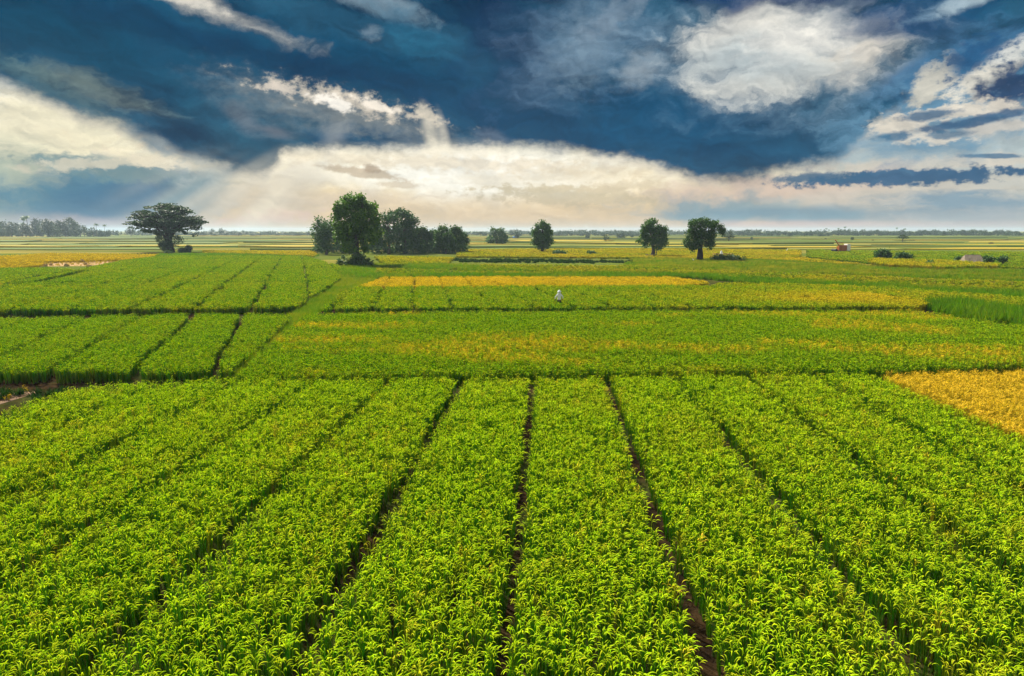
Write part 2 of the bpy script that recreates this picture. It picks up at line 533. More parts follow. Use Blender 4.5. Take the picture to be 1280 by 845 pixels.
# unseen sky overhead and behind: broken overcast, made bright to add fill light
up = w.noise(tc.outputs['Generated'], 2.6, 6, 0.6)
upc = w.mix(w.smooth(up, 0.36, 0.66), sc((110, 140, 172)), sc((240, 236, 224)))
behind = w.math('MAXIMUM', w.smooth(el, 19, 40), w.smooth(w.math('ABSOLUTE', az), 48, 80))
wo = w.new('ShaderNodeOutputWorld')
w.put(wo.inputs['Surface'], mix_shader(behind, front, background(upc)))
world.cycles.sampling_method = 'MANUAL'
world.cycles.sample_map_resolution = 1024

cy = scene.cycles
cy.max_bounces = 6
cy.diffuse_bounces = 1
cy.glossy_bounces = 1
cy.transmission_bounces = 1
cy.transparent_max_bounces = 8
cy.volume_bounces = 1
cy.use_denoising = True
cy.denoising_prefilter = 'ACCURATE'
cy.denoising_input_passes = 'RGB_ALBEDO_NORMAL'
cy.caustics_reflective = False
cy.caustics_refractive = False
# ------------------------------------------------------------------ mesh builder
class MB:
    def __init__(self):
        self.v, self.f, self.m, self.n = [], [], [], 0

    def add(self, verts, faces, mat=0):
        self.v.append(np.asarray(verts, float).reshape(-1, 3))
        for f in faces:
            self.f.append([i + self.n for i in f])
            self.m.append(mat)
        self.n += len(self.v[-1])

    def mesh(self, name, mats, smooth=False):
        me = bpy.data.meshes.new(name)
        v = np.concatenate(self.v) if self.v else np.zeros((0, 3))
        me.from_pydata(v.tolist(), [], self.f)
        for m in mats:
            me.materials.append(m)
        if len(mats) > 1:
            me.polygons.foreach_set('material_index', self.m)
        if smooth:
            me.polygons.foreach_set('use_smooth', [True] * len(me.polygons))
        me.update()
        return me


def link(name, me, parent=None, loc=(0, 0, 0), rot=(0, 0, 0)):
    o = bpy.data.objects.new(name, me)
    COL.objects.link(o)
    o.location = loc
    o.rotation_euler = rot
    o.parent = parent
    return o


def tag(o, label=None, cat=None, group=None, kind=None):
    for k, v in (('label', label), ('category', cat), ('group', group), ('kind', kind)):
        if v:
            o[k] = v
    return o


def empty(name, loc, rz=0.0):
    o = bpy.data.objects.new(name, None)
    COL.objects.link(o)
    o.location = loc
    o.rotation_euler = (0, 0, rz)
    o.empty_display_size = 0.3
    return o


# ------------------------------------------------------------------ crop materials
def crop_mat(name, young, ripe, trans=0.45, rough=0.5, young2=None):
    """a thin leaf: reflects and lets light through; 'tint' (0 green, 1 ripe) comes with each plant"""
    m = bpy.data.materials.new(name)
    m.use_nodes = True
    t = m.node_tree
    t.nodes.clear()
    n = NB(t)
    at_ = n.new('ShaderNodeAttribute', attribute_type='INSTANCER', attribute_name='tint')
    oi = n.new('ShaderNodeObjectInfo')
    geo = n.new('ShaderNodeNewGeometry')
    isl = geo.outputs['Random Per Island']
    f = n.math('ADD', at_.outputs['Fac'], n.math('MULTIPLY', n.math('SUBTRACT', isl, 0.5), 0.45))
    f = n.smooth(f, 0.0, 1.0, interp='LINEAR')
    c0 = n.mix(n.math('FRACT', n.math('MULTIPLY', isl, 7.31)), young, young2 or tuple(v * .6 for v in young))
    c = n.mix(f, c0, ripe)
    c = n.mix(n.smooth(n.math('FRACT', n.math('MULTIPLY', isl, 41.7)), .984, .992), c, (0.42, 0.24, 0.04))    # a few dry leaves
    hsv = n.new('ShaderNodeHueSaturation')
    n.put(hsv.inputs['Color'], c)
    n.put(hsv.inputs['Value'], n.smooth(oi.outputs['Random'], 0, 1, 0.78, 1.25, 'LINEAR'))
    d = n.new('ShaderNodeBsdfDiffuse'); n.put(d.inputs['Color'], hsv.outputs[0])
    tr = n.new('ShaderNodeBsdfTranslucent')
    tc_ = n.new('ShaderNodeHueSaturation')
    tc_.inputs['Value'].default_value = 1.45
    tc_.inputs['Saturation'].default_value = 1.05
    n.put(tc_.inputs['Color'], hsv.outputs[0])
    n.put(tr.inputs['Color'], tc_.outputs[0])
    ms = n.new('ShaderNodeMixShader'); ms.inputs[0].default_value = trans
    n.put(ms.inputs[1], d.outputs[0]); n.put(ms.inputs[2], tr.outputs[0])
    o = n.new('ShaderNodeOutputMaterial')
    n.put(o.inputs[0], ms.outputs[0])
    return m


M_LEAF = crop_mat('rice_leaf', (0.036, 0.18, 0.007), (0.34, 0.25, 0.020), 0.28, young2=(0.006, 0.050, 0.005))
M_EAR = crop_mat('rice_ear', (0.50, 0.66, 0.008), (0.80, 0.52, 0.040), 0.34, young2=(0.20, 0.48, 0.006))
M_GRASS = crop_mat('bund_grass', (0.10, 0.24, 0.010), (0.36, 0.28, 0.025), 0.40, young2=(0.045, 0.135, 0.008))
M_LOW = crop_mat('low_plant_leaf', (0.022, 0.062, 0.010), (0.05, 0.08, 0.015), 0.25, young2=(0.010, 0.030, 0.006))


# ------------------------------------------------------------------ plants
def blade(mb, x, y, phi, L, tilt, bend, power, wid, seg, mat, taper=1.0, z0=0.0):
    """a ribbon leaning out along phi and arching over"""
    pts = []
    r, z = 0.0, z0
    ds = L / seg
    for k in range(seg + 1):
        pts.append((r, z))
        t = (k + .5) / seg
        a = tilt + bend * t ** power
        r += ds * math.sin(a)
        z += ds * math.cos(a)
    c, s = math.cos(phi), math.sin(phi)
    tw = random.uniform(-.5, .5)
    verts = []
    for k, (r, z) in enumerate(pts):
        t = k / seg
        wd = wid * (0.55 + .9 * t - 1.45 * t * t * taper) if taper > .5 else wid * (0.25 + 0.75 * min(1, t * 1.6)) * (1 if t < .9 else .6)
        wd = max(wd, wid * .08)
        px_, py_ = -s * math.cos(tw * t) + c * math.sin(tw * t) * .4, c * math.cos(tw * t) + s * math.sin(tw * t) * .4
        for sg in (-.5, .5):
            verts.append((x + r * c + px_ * wd * sg, y + r * s + py_ * wd * sg, max(z, 0.01)))
    faces = [(2 * k, 2 * k + 1, 2 * k + 3, 2 * k + 2) for k in range(seg)]
    mb.add(verts, faces, mat)


def ear(mb, x, y, phi, h, wid, seg, mat):
    """a stalk that stands up and nods over at the top with a heavy, arching ear"""
    tilt = random.uniform(.02, .16)
    arc = random.uniform(.11, .21)
    end = random.uniform(1.9, 2.9)
    pts = [(0.0, 0.0)]
    st = max(h - arc * .42, .2)
    pts.append((st * math.sin(tilt), st * math.cos(tilt)))
    r, z = pts[-1]
    for k in range(seg):
        a = tilt + (end - tilt) * ((k + .6) / seg) ** .9
        r += arc / seg * math.sin(a)
        z += arc / seg * math.cos(a)
        pts.append((r, z))
    c, s = math.cos(phi), math.sin(phi)
    verts = []
    for k, (r, z) in enumerate(pts):
        t = max(0.0, (k - 1) / seg)
        wd = wid * (.30 if k == 0 else .35 + 1.1 * math.sin(math.pi * min(1, .12 + .82 * t)))
        for sg in (-.5, .5):
            verts.append((x + r * c - s * wd * sg, y + r * s + c * wd * sg, max(z + .25 * wd * sg, .01)))
    n = len(pts)
    mb.add(verts[:4], [(0, 1, 3, 2)], 0)
    mb.add(verts[2:], [(2 * k, 2 * k + 1, 2 * k + 3, 2 * k + 2) for k in range(n - 2)], mat)


def clump(name, spread, n_leaf, n_ear, h, wid, seg, mats=None, ear_w=None, hills=1, patch=0.0, upright=1.0):
    mb = MB()
    for hl in range(hills):
        hx, hy = (random.uniform(-patch, patch), random.uniform(-patch, patch)) if hills > 1 else (0, 0)
        hs = random.uniform(.80, 1.14)
        nod = random.uniform(0, 6.283)
        for i in range(n_leaf):
            a = random.uniform(0, 6.283)
            r = spread * math.sqrt(random.random())
            blade(mb, hx + r * math.cos(a), hy + r * math.sin(a), a + random.uniform(-.6, .6), h * hs * random.uniform(.72, 1.30),
                  random.uniform(.02, .16) * upright, random.uniform(.15, .95) * upright, random.uniform(1.4, 3), wid * random.uniform(.75, 1.2), seg, 0)
        for i in range(n_leaf // 3):            # flag leaves, nearly straight, standing above the ears
            a = random.uniform(0, 6.283)
            blade(mb, hx + spread * .6 * math.cos(a), hy + spread * .6 * math.sin(a), a, h * hs * random.uniform(1.0, 1.34),
                  random.uniform(.03, .20), random.uniform(.02, .25), 2.0, wid * .85, max(2, seg - 1), 0)
        for i in range(n_ear):
            a = random.uniform(0, 6.283)
            r = spread * math.sqrt(random.random())
            ph = nod + random.gauss(0, .9) if random.random() < .5 else a
            ear(mb, hx + r * math.cos(a), hy + r * math.sin(a), ph, h * hs * random.uniform(.90, 1.16), (ear_w or wid) * random.uniform(.8, 1.25), seg + 2, 1)
    me = mb.mesh(name, mats or [M_LEAF, M_EAR])
    return bpy.data.objects.new(name, me)


def clump_set(name, n, *a, **k):
    c = bpy.data.collections.new(name)
    for i in range(n):
        c.objects.link(clump('%s_%02d' % (name, i), *a, **k))
    return c


RICE_NEAR = clump_set('rice_hill_near', 18, 0.032, 14, 8, 0.70, 0.0105, 4, ear_w=0.0105, upright=.20)
M_EARD = crop_mat('rice_ear_dull', (0.33, 0.46, 0.007), (0.74, 0.48, 0.026), 0.36, young2=(0.10, 0.28, 0.005))
RICE_MID = clump_set('rice_hill_mid', 12, 0.038, 13, 6, 0.70, 0.0150, 3, mats=[M_LEAF, M_EARD], ear_w=0.0190, upright=.32)
RICE_FAR = clump_set('rice_patch_far', 8, 0.07, 12, 5, 0.70, 0.028, 3, mats=[M_LEAF, M_EARD], ear_w=0.034, hills=4, patch=0.22, upright=.45)
RICE_OUT = clump_set('rice_patch_out', 6, 0.15, 11, 5, 0.70, 0.06, 2, mats=[M_LEAF, M_EARD], ear_w=0.075, hills=8, patch=0.75, upright=.6)
GRASS_NEAR = clump_set('grass_tuft', 5, 0.10, 26, 0, 0.50, 0.016, 3, mats=[M_GRASS], upright=1.8)
GRASS_FAR = clump_set('grass_patch', 5, 0.16, 14, 0, 0.60, 0.05, 2, mats=[M_GRASS], hills=4, patch=0.45, upright=1.8)

LOW_PLANTS = clump_set('low_plant', 5, 0.20, 14, 0, 0.60, 0.09, 2, mats=[M_LOW], hills=4, patch=0.45, upright=2.4)


def scatter_group(coll):
    """geometry nodes: set the plants of a collection on the points of a mesh"""
    g = bpy.data.node_groups.new('plant_' + coll.name, 'GeometryNodeTree')
    g.interface.new_socket('Geometry', in_out='INPUT', socket_type='NodeSocketGeometry')
    g.interface.new_socket('Geometry', in_out='OUTPUT', socket_type='NodeSocketGeometry')
    n, l = g.nodes, g.links
    gi, go = n.new('NodeGroupInput'), n.new('NodeGroupOutput')
    ci = n.new('GeometryNodeCollectionInfo')
    ci.inputs['Collection'].default_value = coll
    ci.inputs['Separate Children'].default_value = True
    ci.inputs['Reset Children'].default_value = True
    ip = n.new('GeometryNodeInstanceOnPoints')
    ip.inputs['Pick Instance'].default_value = True

    def attr(nm, typ):
        a = n.new('GeometryNodeInputNamedAttribute')
        a.data_type = typ
        a.inputs['Name'].default_value = nm
        return a.outputs[0]
    l.new(gi.outputs[0], ip.inputs['Points'])
    l.new(ci.outputs[0], ip.inputs['Instance'])
    l.new(attr('pick', 'INT'), ip.inputs['Instance Index'])
    l.new(attr('turn', 'FLOAT_VECTOR'), ip.inputs['Rotation'])
    l.new(attr('size', 'FLOAT_VECTOR'), ip.inputs['Scale'])
    l.new(ip.outputs[0], go.inputs[0])
    return g


SG = {c.name: scatter_group(c) for c in (RICE_NEAR, RICE_MID, RICE_FAR, RICE_OUT, GRASS_NEAR, GRASS_FAR, LOW_PLANTS)}


def vnoise(x, y, s, seed=0):
    """smooth value noise, 0..1"""
    r = np.random.default_rng(seed).random((64, 64))
    u, v = np.asarray(x) / s + 1000, np.asarray(y) / s + 1000
    i, j = np.floor(u).astype(int), np.floor(v).astype(int)
    fu, fv = u - i, v - j
    fu, fv = fu * fu * (3 - 2 * fu), fv * fv * (3 - 2 * fv)
    g = lambda a, b: r[a % 64, b % 64]
    return (g(i, j) * (1 - fu) + g(i + 1, j) * fu) * (1 - fv) + (g(i, j + 1) * (1 - fu) + g(i + 1, j + 1) * fu) * fv


def inside(px, py, poly):
    c = np.zeros(len(px), bool)
    n = len(poly)
    for i in range(n):
        (x0, y0), (x1, y1) = poly[i], poly[(i + 1) % n]
        if y0 == y1:
            continue
        k = ((y0 > py) != (y1 > py)) & (px < (x1 - x0) * (py - y0) / (y1 - y0) + x0)
        c ^= k
    return c


def plant(name, coll, xy, tint, size, label, cat, lean=0.06, z=0.0, zs=None):
    """one object that carries all the plants of a field"""
    n = len(xy)
    me = bpy.data.meshes.new(name)
    me.vertices.add(n)
    co = np.zeros((n, 3)); co[:, :2] = xy; co[:, 2] = z if zs is None else zs
    me.vertices.foreach_set('co', co.ravel())
    a = me.attributes.new('pick', 'INT', 'POINT'); a.data.foreach_set('value', rng.integers(0, len(coll.objects), n).astype(np.int32))
    a = me.attributes.new('tint', 'FLOAT', 'POINT'); a.data.foreach_set('value', np.clip(tint, 0, 1).astype(np.float32))
    rot = np.stack([rng.normal(0, lean, n), rng.normal(0, lean, n), rng.uniform(0, 6.283, n)], 1)
    a = me.attributes.new('turn', 'FLOAT_VECTOR', 'POINT'); a.data.foreach_set('vector', rot.astype(np.float32).ravel())
    sz = np.asarray(size)
    s3 = np.stack([sz ** .5, sz ** .5, sz], 1)
    a = me.attributes.new('size', 'FLOAT_VECTOR', 'POINT'); a.data.foreach_set('vector', s3.astype(np.float32).ravel())
    o = link(name, me)
    md = o.modifiers.new('plants', 'NODES')
    md.node_group = SG[coll.name]
    tag(o, label, cat, kind='stuff')
    return o


def rows(poly, az_deg, sp_row, sp_in, jit, furrow=None, furrow_w=0.36, origin=(0, 0), cross=None, view_margin=4.0, wob=0.06, seed=0):
    """planting points inside a polygon: rows along a bearing, with walking furrows every `furrow` metres"""
    poly = np.asarray(poly)
    r = np.random.default_rng(seed + 5)
    a = math.radians(az_deg)
    dx, dy = np.array([math.cos(a), -math.sin(a)]), np.array([math.sin(a), math.cos(a)])
    P_ = poly - np.asarray(origin)
    u0, u1 = (P_ @ dx).min(), (P_ @ dx).max()
    v0, v1 = (P_ @ dy).min(), (P_ @ dy).max()
    U, V = np.meshgrid(np.arange(u0, u1, sp_row), np.arange(v0, v1, sp_in))
    U, V = U.ravel(), V.ravel()
    V = V + sp_in * .5 * (np.round(U / sp_row) % 2)
    U = U + r.normal(0, jit, len(U)); V = V + r.normal(0, jit, len(V))
    if furrow:
        k = U + wob * 4 * (vnoise(V, U * 0 + np.round(U / furrow) * 37.0, 2.6, seed) - .5) + wob * 2 * (vnoise(V, U * 0 + np.round(U / furrow) * 31.0, 0.7, seed + 3) - .5)
        d = np.abs(k - np.round(k / furrow) * furrow)
        wv_ = furrow_w * .5 * (0.65 + 0.7 * vnoise(V, np.round(U / furrow) * 17.0, 3.5, seed + 9))
        m = d > wv_
        U, V = U[m], V[m]
    if cross:
        c0, cw = cross
        m = np.ones(len(V), bool)
        for c in c0:
            m &= np.abs(V - c - .2 * (vnoise(U, V * 0, 4, seed) - .5)) > cw
        U, V = U[m], V[m]
    X = U[:, None] * dx + V[:, None] * dy + np.asarray(origin)
    m = inside(X[:, 0], X[:, 1], poly)
    m &= (np.abs(X[:, 0]) < 0.76 * X[:, 1] + view_margin) & (X[:, 1] > 3.5)
    return X[m]


TOP = 0.72                       # height of the standing crop


def poly_at(pts, z=TOP):
    return [tuple(at(x, y, z)) for x, y in pts]
# ------------------------------------------------------------------ ground
def ground_mat():
    m = bpy.data.materials.new('paddy_ground')
    m.use_nodes = True
    t = m.node_tree
    t.nodes.clear()
    n = NB(t)
    geo = n.new('ShaderNodeNewGeometry')
    pos = geo.outputs['Position']
    px_, py_, pz_ = n.sep(pos)
    a = n.noise(pos, 1.7, 5, 0.6)
    b = n.noise(pos, 0.22, 4, 0.6)
    soil = n.mix(n.smooth(a, .35, .68), (0.012, 0.008, 0.005), (0.040, 0.024, 0.011))
    weed = n.mix(n.smooth(n.noise(pos, 6.0, 4, .7), .4, .65), (0.030, 0.052, 0.010), (0.075, 0.090, 0.018))
    near = n.mix(n.smooth(b, .45, .62), soil, n.mix(.5, soil, weed))
    # open plain farther out: long parcels of ripening crop, stubble and grass
    q = n.vmath('MULTIPLY', pos, (0.006, 0.030, 1))
    vo = n.new('ShaderNodeTexVoronoi', feature='F1', distance='CHEBYCHEV', voronoi_dimensions='2D')
    n.put(vo.inputs['Vector'], q)
    vo.inputs['Scale'].default_value = 1.0
    sc_ = n.new('ShaderNodeSeparateColor'); n.put(sc_.inputs[0], vo.outputs['Color'])
    parcel = n.ramp(sc_.outputs[0], [(0.0, (0.085, 0.120, 0.016)), (0.25, (0.15, 0.155, 0.022)), (0.45, (0.22, 0.19, 0.035)), (0.62, (0.11, 0.14, 0.020)), (0.8, (0.25, 0.20, 0.05)), (1.0, (0.17, 0.17, 0.030))], 'CONSTANT')
    streak = n.noise(n.vmath('MULTIPLY', pos, (0.02, 0.25, 1)), 1.0, 6, .65)
    far = n.mix(n.smooth(streak, .35, .68), parcel, (0.075, 0.085, 0.018))
    far = n.mix(n.smooth(n.noise(pos, 0.9, 6, .7), .5, .75, 0, .5), far, (0.30, 0.27, 0.06))
    dist = n.math('SQRT', n.math('ADD', n.math('MULTIPLY', px_, px_), n.math('MULTIPLY', py_, py_)))
    col = n.mix(n.smooth(dist, 80, 160), near, far)
    bs = n.new('ShaderNodeBsdfDiffuse')
    n.put(bs.inputs['Color'], col)
    bp = n.new('ShaderNodeBump'); bp.inputs['Strength'].default_value = 0.8; bp.inputs['Distance'].default_value = 0.06
    n.put(bp.inputs['Height'], a); n.put(bs.inputs['Normal'], bp.outputs[0])
    o = n.new('ShaderNodeOutputMaterial'); n.put(o.inputs[0], bs.outputs[0])
    return m


EXT = 7000.0
gm = MB()
gm.add([(-EXT, -400, 0), (EXT, -400, 0), (EXT, EXT, 0), (-EXT, EXT, 0)], [(0, 1, 2, 3)])
tag(link('ground', gm.mesh('ground', [ground_mat()])), 'flat dark paddy soil under and between the crops, reaching the horizon', 'ground', kind='structure')


def plain_mat(name, c1, c2, scale=2.0, rough=0.9, bump=0.3, spec=0.2):
    m = bpy.data.materials.new(name)
    m.use_nodes = True
    n = NB(m.node_tree)
    bs = m.node_tree.nodes['Principled BSDF']
    geo = n.new('ShaderNodeNewGeometry')
    v = n.noise(geo.outputs['Position'], scale, 5, .65)
    n.put(bs.inputs['Base Color'], n.mix(n.smooth(v, .3, .7), c1, c2))
    bs.inputs['Roughness'].default_value = rough
    bs.inputs['Specular IOR Level'].default_value = spec
    if bump:
        bp = n.new('ShaderNodeBump'); bp.inputs['Strength'].default_value = bump; bp.inputs['Distance'].default_value = 0.05
        n.put(bp.inputs['Height'], v); n.put(bs.inputs['Normal'], bp.outputs[0])
    return m


M_EARTH = plain_mat('bund_earth', (0.045, 0.030, 0.016), (0.10, 0.070, 0.035), 2.5, bump=.8)
M_STUBBLE = plain_mat('stubble_soil', (0.17, 0.085, 0.014), (0.33, 0.19, 0.030), 1.2, bump=.8)
M_BARE = plain_mat('bare_soil', (0.07, 0.035, 0.015), (0.22, 0.12, 0.05), 2.2, bump=.9)


# ------------------------------------------------------------------ fields
def tint_noise(xy, base, amp, sx, sy, seed, patch=0.0, pth=0.6):
    v = .6 * vnoise(xy[:, 0] / sx, xy[:, 1] / sy, 1.0, seed) + .4 * vnoise(xy[:, 0] / sx, xy[:, 1] / sy, .37, seed + 1)
    t = base + amp * (v - .5) * 2
    if patch:
        t = t + patch * np.clip((v - pth) / .14, 0, 1) * (rng.random(len(xy)) < .40)
    return t + rng.normal(0, .09, len(xy))


VP = lambda x: math.degrees(math.atan((x - 640) / FPX * math.cos(PITCH)))

# the near field of wide beds with walking furrows
F1 = poly_at([(-60, 545), (0, 517), (50, 498), (108, 484), (180, 477.5), (300, 473.5), (660, 472.5), (1080, 465.5), (1108, 475), (1280, 548), (1420, 610)]) + [(18, 1), (-18, 1), (-44, 18)]
az1 = VP(686)
furrow_at = at(668, 475)
xy = rows(F1, az1, 0.186, 0.186, 0.050, furrow=3.47, furrow_w=0.38, origin=furrow_at, seed=1, wob=.025)
sz = 0.92 + 0.20 * vnoise(xy[:, 0], xy[:, 1], .8, 4) + rng.normal(0, .05, len(xy))
plant('rice_crop', RICE_NEAR, xy, tint_noise(xy, -.02, .20, 4, 6, 11) + np.abs(rng.normal(0, .22, len(xy))) * (rng.random(len(xy)) < .14), sz,
      'green rice field in the foreground, its beds split by narrow dark furrows running away from the viewer', 'rice field', lean=.045)
n1 = len(xy)

# ripe golden field on the right
F2 = poly_at([(1100, 467), (1190, 463), (1290, 461), (1420, 460), (1440, 607), (1290, 545)])
xy = rows(F2, az1 + 4, 0.175, 0.175, 0.05, seed=2)
sz = 0.84 + 0.16 * vnoise(xy[:, 0], xy[:, 1], .8, 5) + rng.normal(0, .04, len(xy))
plant('rice_crop', RICE_NEAR, xy, tint_noise(xy, 1.0, .10, 3, 3, 12), sz, 'ripe golden rice field cut off by the right edge of the photo', 'rice field')

# broad olive field in the middle, yellowing in streaks
F3 = poly_at([(293, 468.6), (560, 467.0), (1078, 460.8), (1100, 460.8), (1200, 456.8), (1300, 455), (1420, 453.5), (1420, 418), (1290, 408), (1200, 398), (1145, 388.5), (900, 388.2), (640, 389), (385, 391.8), (338, 430)])
xy = rows(F3, VP(640), 0.20, 0.20, 0.06, seed=3)
pt = tint_noise(xy, .14, .15, 9, 3.4, 13, patch=.62, pth=.53)
sz = 0.95 + 0.16 * vnoise(xy[:, 0], xy[:, 1], 1.5, 6) + rng.normal(0, .05, len(xy))
plant('rice_crop', RICE_MID, xy, pt, sz, 'broad olive green rice field across the middle with streaks of yellow ears', 'rice field')

# left middle field with slanting furrows
F4 = poly_at([(-140, 463), (0, 463), (120, 463), (288, 462), (332, 425), (366, 392.5), (200, 393), (0, 398), (-140, 401)])
xy = rows(F4, VP(358), 0.20, 0.20, 0.05, furrow=3.98, furrow_w=0.50, origin=at(310, 390), seed=4)
sz = 0.98 + 0.12 * vnoise(xy[:, 0], xy[:, 1], 1.0, 7) + rng.normal(0, .05, len(xy))
plant('rice_crop', RICE_MID, xy, tint_noise(xy, .10, .12, 4, 4, 14), sz, 'bright green rice field on the left, just behind the near field, with slanting furrows', 'rice field')

# left field beyond the dark bund
F5 = poly_at([(-140, 389), (0, 386.5), (200, 385.2), (371, 382.8), (400, 364), (424, 347), (424, 332), (380, 320), (205, 319.5), (150, 326), (100, 337), (40, 347), (-20, 362), (-140, 372)])
o5 = at(262, 345)
a5 = VP(372)
xy = rows(F5, a5, 0.44, 0.44, 0.11, furrow=5.2, furrow_w=0.74, origin=o5, seed=5, view_margin=6, cross=None, wob=.12)
# two cross paths
def off_line(xy, a, b, wd):
    a, b = np.asarray(a), np.asarray(b)
    d = (b - a) / np.linalg.norm(b - a)
    r = xy - a
    u = r @ d
    v = r[:, 0] * d[1] - r[:, 1] * d[0]
    wob_ = .5 * (vnoise(u, u * 0, 6, 3) - .5)
    return (np.abs(v + wob_) > wd) | (u < 0) | (u > np.linalg.norm(b - a))
xy = xy[off_line(xy, at(40, 353, TOP), at(395, 351.5, TOP), 1.0)]
xy = xy[off_line(xy, at(-60, 360, TOP), at(45, 352, TOP), 1.1)]
xy = xy[off_line(xy, at(45, 352, TOP), at(112, 337, TOP), 1.1)]
xy = xy[off_line(xy, at(190, 335, TOP), at(420, 334.5, TOP), 1.2)]
sz = 0.98 + 0.14 * vnoise(xy[:, 0], xy[:, 1], 2.0, 8) + rng.normal(0, .06, len(xy))
plant('rice_crop', RICE_FAR, xy, tint_noise(xy, .10, .14, 7, 7, 15), sz, 'green rice field on the left in front of the umbrella shaped tree', 'rice field')
# small plot at its left corner
F5B = poly_at([(-140, 369), (-20, 359.5), (36, 345), (92, 336.5), (60, 334), (-140, 336)])
xy = rows(F5B, a5, 0.55, 0.55, 0.14, seed=6, view_margin=8)
sz = 0.95 + rng.normal(0, .06, len(xy))
yel = np.exp(-(((xy - at(8, 356, TOP)) / np.array([9, 5])) ** 2).sum(1)) * .8
plant('rice_crop', RICE_FAR, xy, tint_noise(xy, .10, .10, 7, 7, 16) + yel, sz, 'small green plot at the left edge with one yellow corner', 'rice field')

# centre field with the farmer, its far strip ripening
F6 = poly_at([(402, 385.2), (640, 384), (900, 383), (1140, 382.6), (1165, 378), (1090, 366), (960, 358), (860, 356.5), (640, 357.5), (441, 358.5)])
xy = rows(F6, VP(522), 0.42, 0.42, 0.10, furrow=3.7, furrow_w=0.55, origin=at(517, 370), seed=7, wob=.10)
sz = 0.97 + 0.12 * vnoise(xy[:, 0], xy[:, 1], 1.5, 9) + rng.normal(0, .06, len(xy))
yel = .6 * np.exp(-(((xy - at(1110, 371, TOP)) / np.array([16, 8])) ** 2).sum(1))
keep = ((xy - at(699, 378.5, .9)) ** 2).sum(1) > .35 ** 2
plant('rice_crop', RICE_FAR, xy[keep], (tint_noise(xy, .13, .12, 5, 5, 17) + yel)[keep], sz[keep], 'green rice field in which the person in white stands', 'rice field')

F7 = poly_at([(447, 357.8), (640, 356.8), (858, 355.8), (888, 352), (838, 345.5), (640, 345), (480, 345.5)])
xy = rows(F7, VP(522), 0.44, 0.44, 0.12, furrow=3.7, furrow_w=0.5, origin=at(517, 370), seed=8)
sz = 0.90 + rng.normal(0, .06, len(xy))
plant('rice_crop', RICE_FAR, xy, tint_noise(xy, .86, .26, 9, 3, 18), sz, 'long orange strip of ripe rice behind the field with the person', 'rice field')

F8 = poly_at([(900, 356), (1000, 359.5), (1100, 366.5), (1180, 378), (1300, 385), (1420, 388), (1420, 377), (1290, 372), (1120, 358.5), (960, 353), (890, 353.5)])
xy = rows(F8, VP(600), 0.55, 0.55, 0.15, seed=9, view_margin=6)
sz = 0.88 + 0.2 * vnoise(xy[:, 0], xy[:, 1], 3, 9) + rng.normal(0, .06, len(xy))
plant('rice_crop', RICE_FAR, xy, tint_noise(xy, .28, .34, 12, 4, 19), sz, 'patchy yellow and green rice strip at the right behind the broad olive field', 'rice field')


def strip(name, pts, coll, sp, base, amp, label, cat='rice field', h=0.9, seed=20, sx=14, sy=6, hor=1.0, z=TOP, lean=.06):
    xy = rows(poly_at(pts, z), VP(600), sp, sp, sp * .3, seed=seed, view_margin=10)
    if cat in ('grass', 'plants'):
        xy = xy[vnoise(xy[:, 0], xy[:, 1], 2.3 if cat == 'plants' else 1.4, seed + 7) > (.47 if cat == 'plants' else .2)]
    sz = h * (0.75 + 0.55 * vnoise(xy[:, 0], xy[:, 1], 1.3 if cat in ('grass', 'plants') else 8, seed) * (1 if cat in ('grass', 'plants') else .4) + rng.normal(0, .07, len(xy)))
    o = plant(name, coll, xy, tint_noise(xy, base, amp, sx, sy, seed), sz, label, cat, lean=lean)
    return o


# grass on and beside the bunds
GR = [
    ('grass', [(284, 471), (300, 471), (344, 430), (391, 390), (430, 366), (470, 346), (426, 346), (400, 364), (370, 385), (362, 391), (328, 426)], GRASS_NEAR, .22, .22, .30,
     'strip of rough green grass on the slanting bund left of the middle field', .95),
    ('grass', [(-60, 491), (10, 489), (70, 487), (120, 479), (60, 478), (-60, 480)], LOW_PLANTS, .8, .05, .10, 'dark green weeds on the bund at the left edge, beside the bare brown soil', .55),
    ('grass', [(1160, 380), (1200, 397), (1290, 407), (1420, 416), (1420, 390), (1290, 386.5), (1185, 379)], GRASS_FAR, .45, .04, .15, 'tall lush green grass in the wet hollow at the right edge', 1.55),
    ('grass', [(440, 345), (560, 344.6), (870, 344.6), (960, 352), (1290, 371), (1420, 376), (1420, 369), (1290, 364), (1010, 350), (870, 341.5), (600, 341.5), (470, 341.5)], GRASS_FAR, .5, .12, .30, 'dark grassy bund running behind the orange strip of ripe rice', 1.05),
    ('grass', [(404, 345), (440, 345), (470, 341), (470, 333), (600, 336), (600, 330), (470, 329), (424, 329)], GRASS_FAR, .6, .22, .22, 'yellowing grass round the foot of the tallest tree', .9),
    ('grass', [(780, 330), (1000, 338), (1290, 350), (1420, 354), (1420, 340), (1290, 336), (1090, 331), (960, 323.5), (880, 321), (790, 322)], GRASS_FAR, .75, .34, .45, 'green meadow grass under the two spreading trees on the right', .75),
    ('grass', [(190, 319.5), (395, 319.5), (400, 317), (300, 315.5), (200, 315.5)], GRASS_FAR, .9, .10, .15, 'grass verge under the umbrella shaped tree', .7),
    ('low_plants', [(566, 325.4), (640, 326.2), (700, 326.6), (790, 327.5), (790, 325.2), (690, 323.2), (568, 322.2)], LOW_PLANTS, 1.1, .0, .5, 'dark band of low leafy plants across the middle distance', .85),
]
for k, (nm, pts, coll, sp, b, am, lb, h) in enumerate(GR):
    strip(nm, pts, coll, sp, b, am, lb, 'grass' if nm == 'grass' else 'plants', h=h, seed=40 + k, sx=9, sy=4, z=.5, lean=.2)

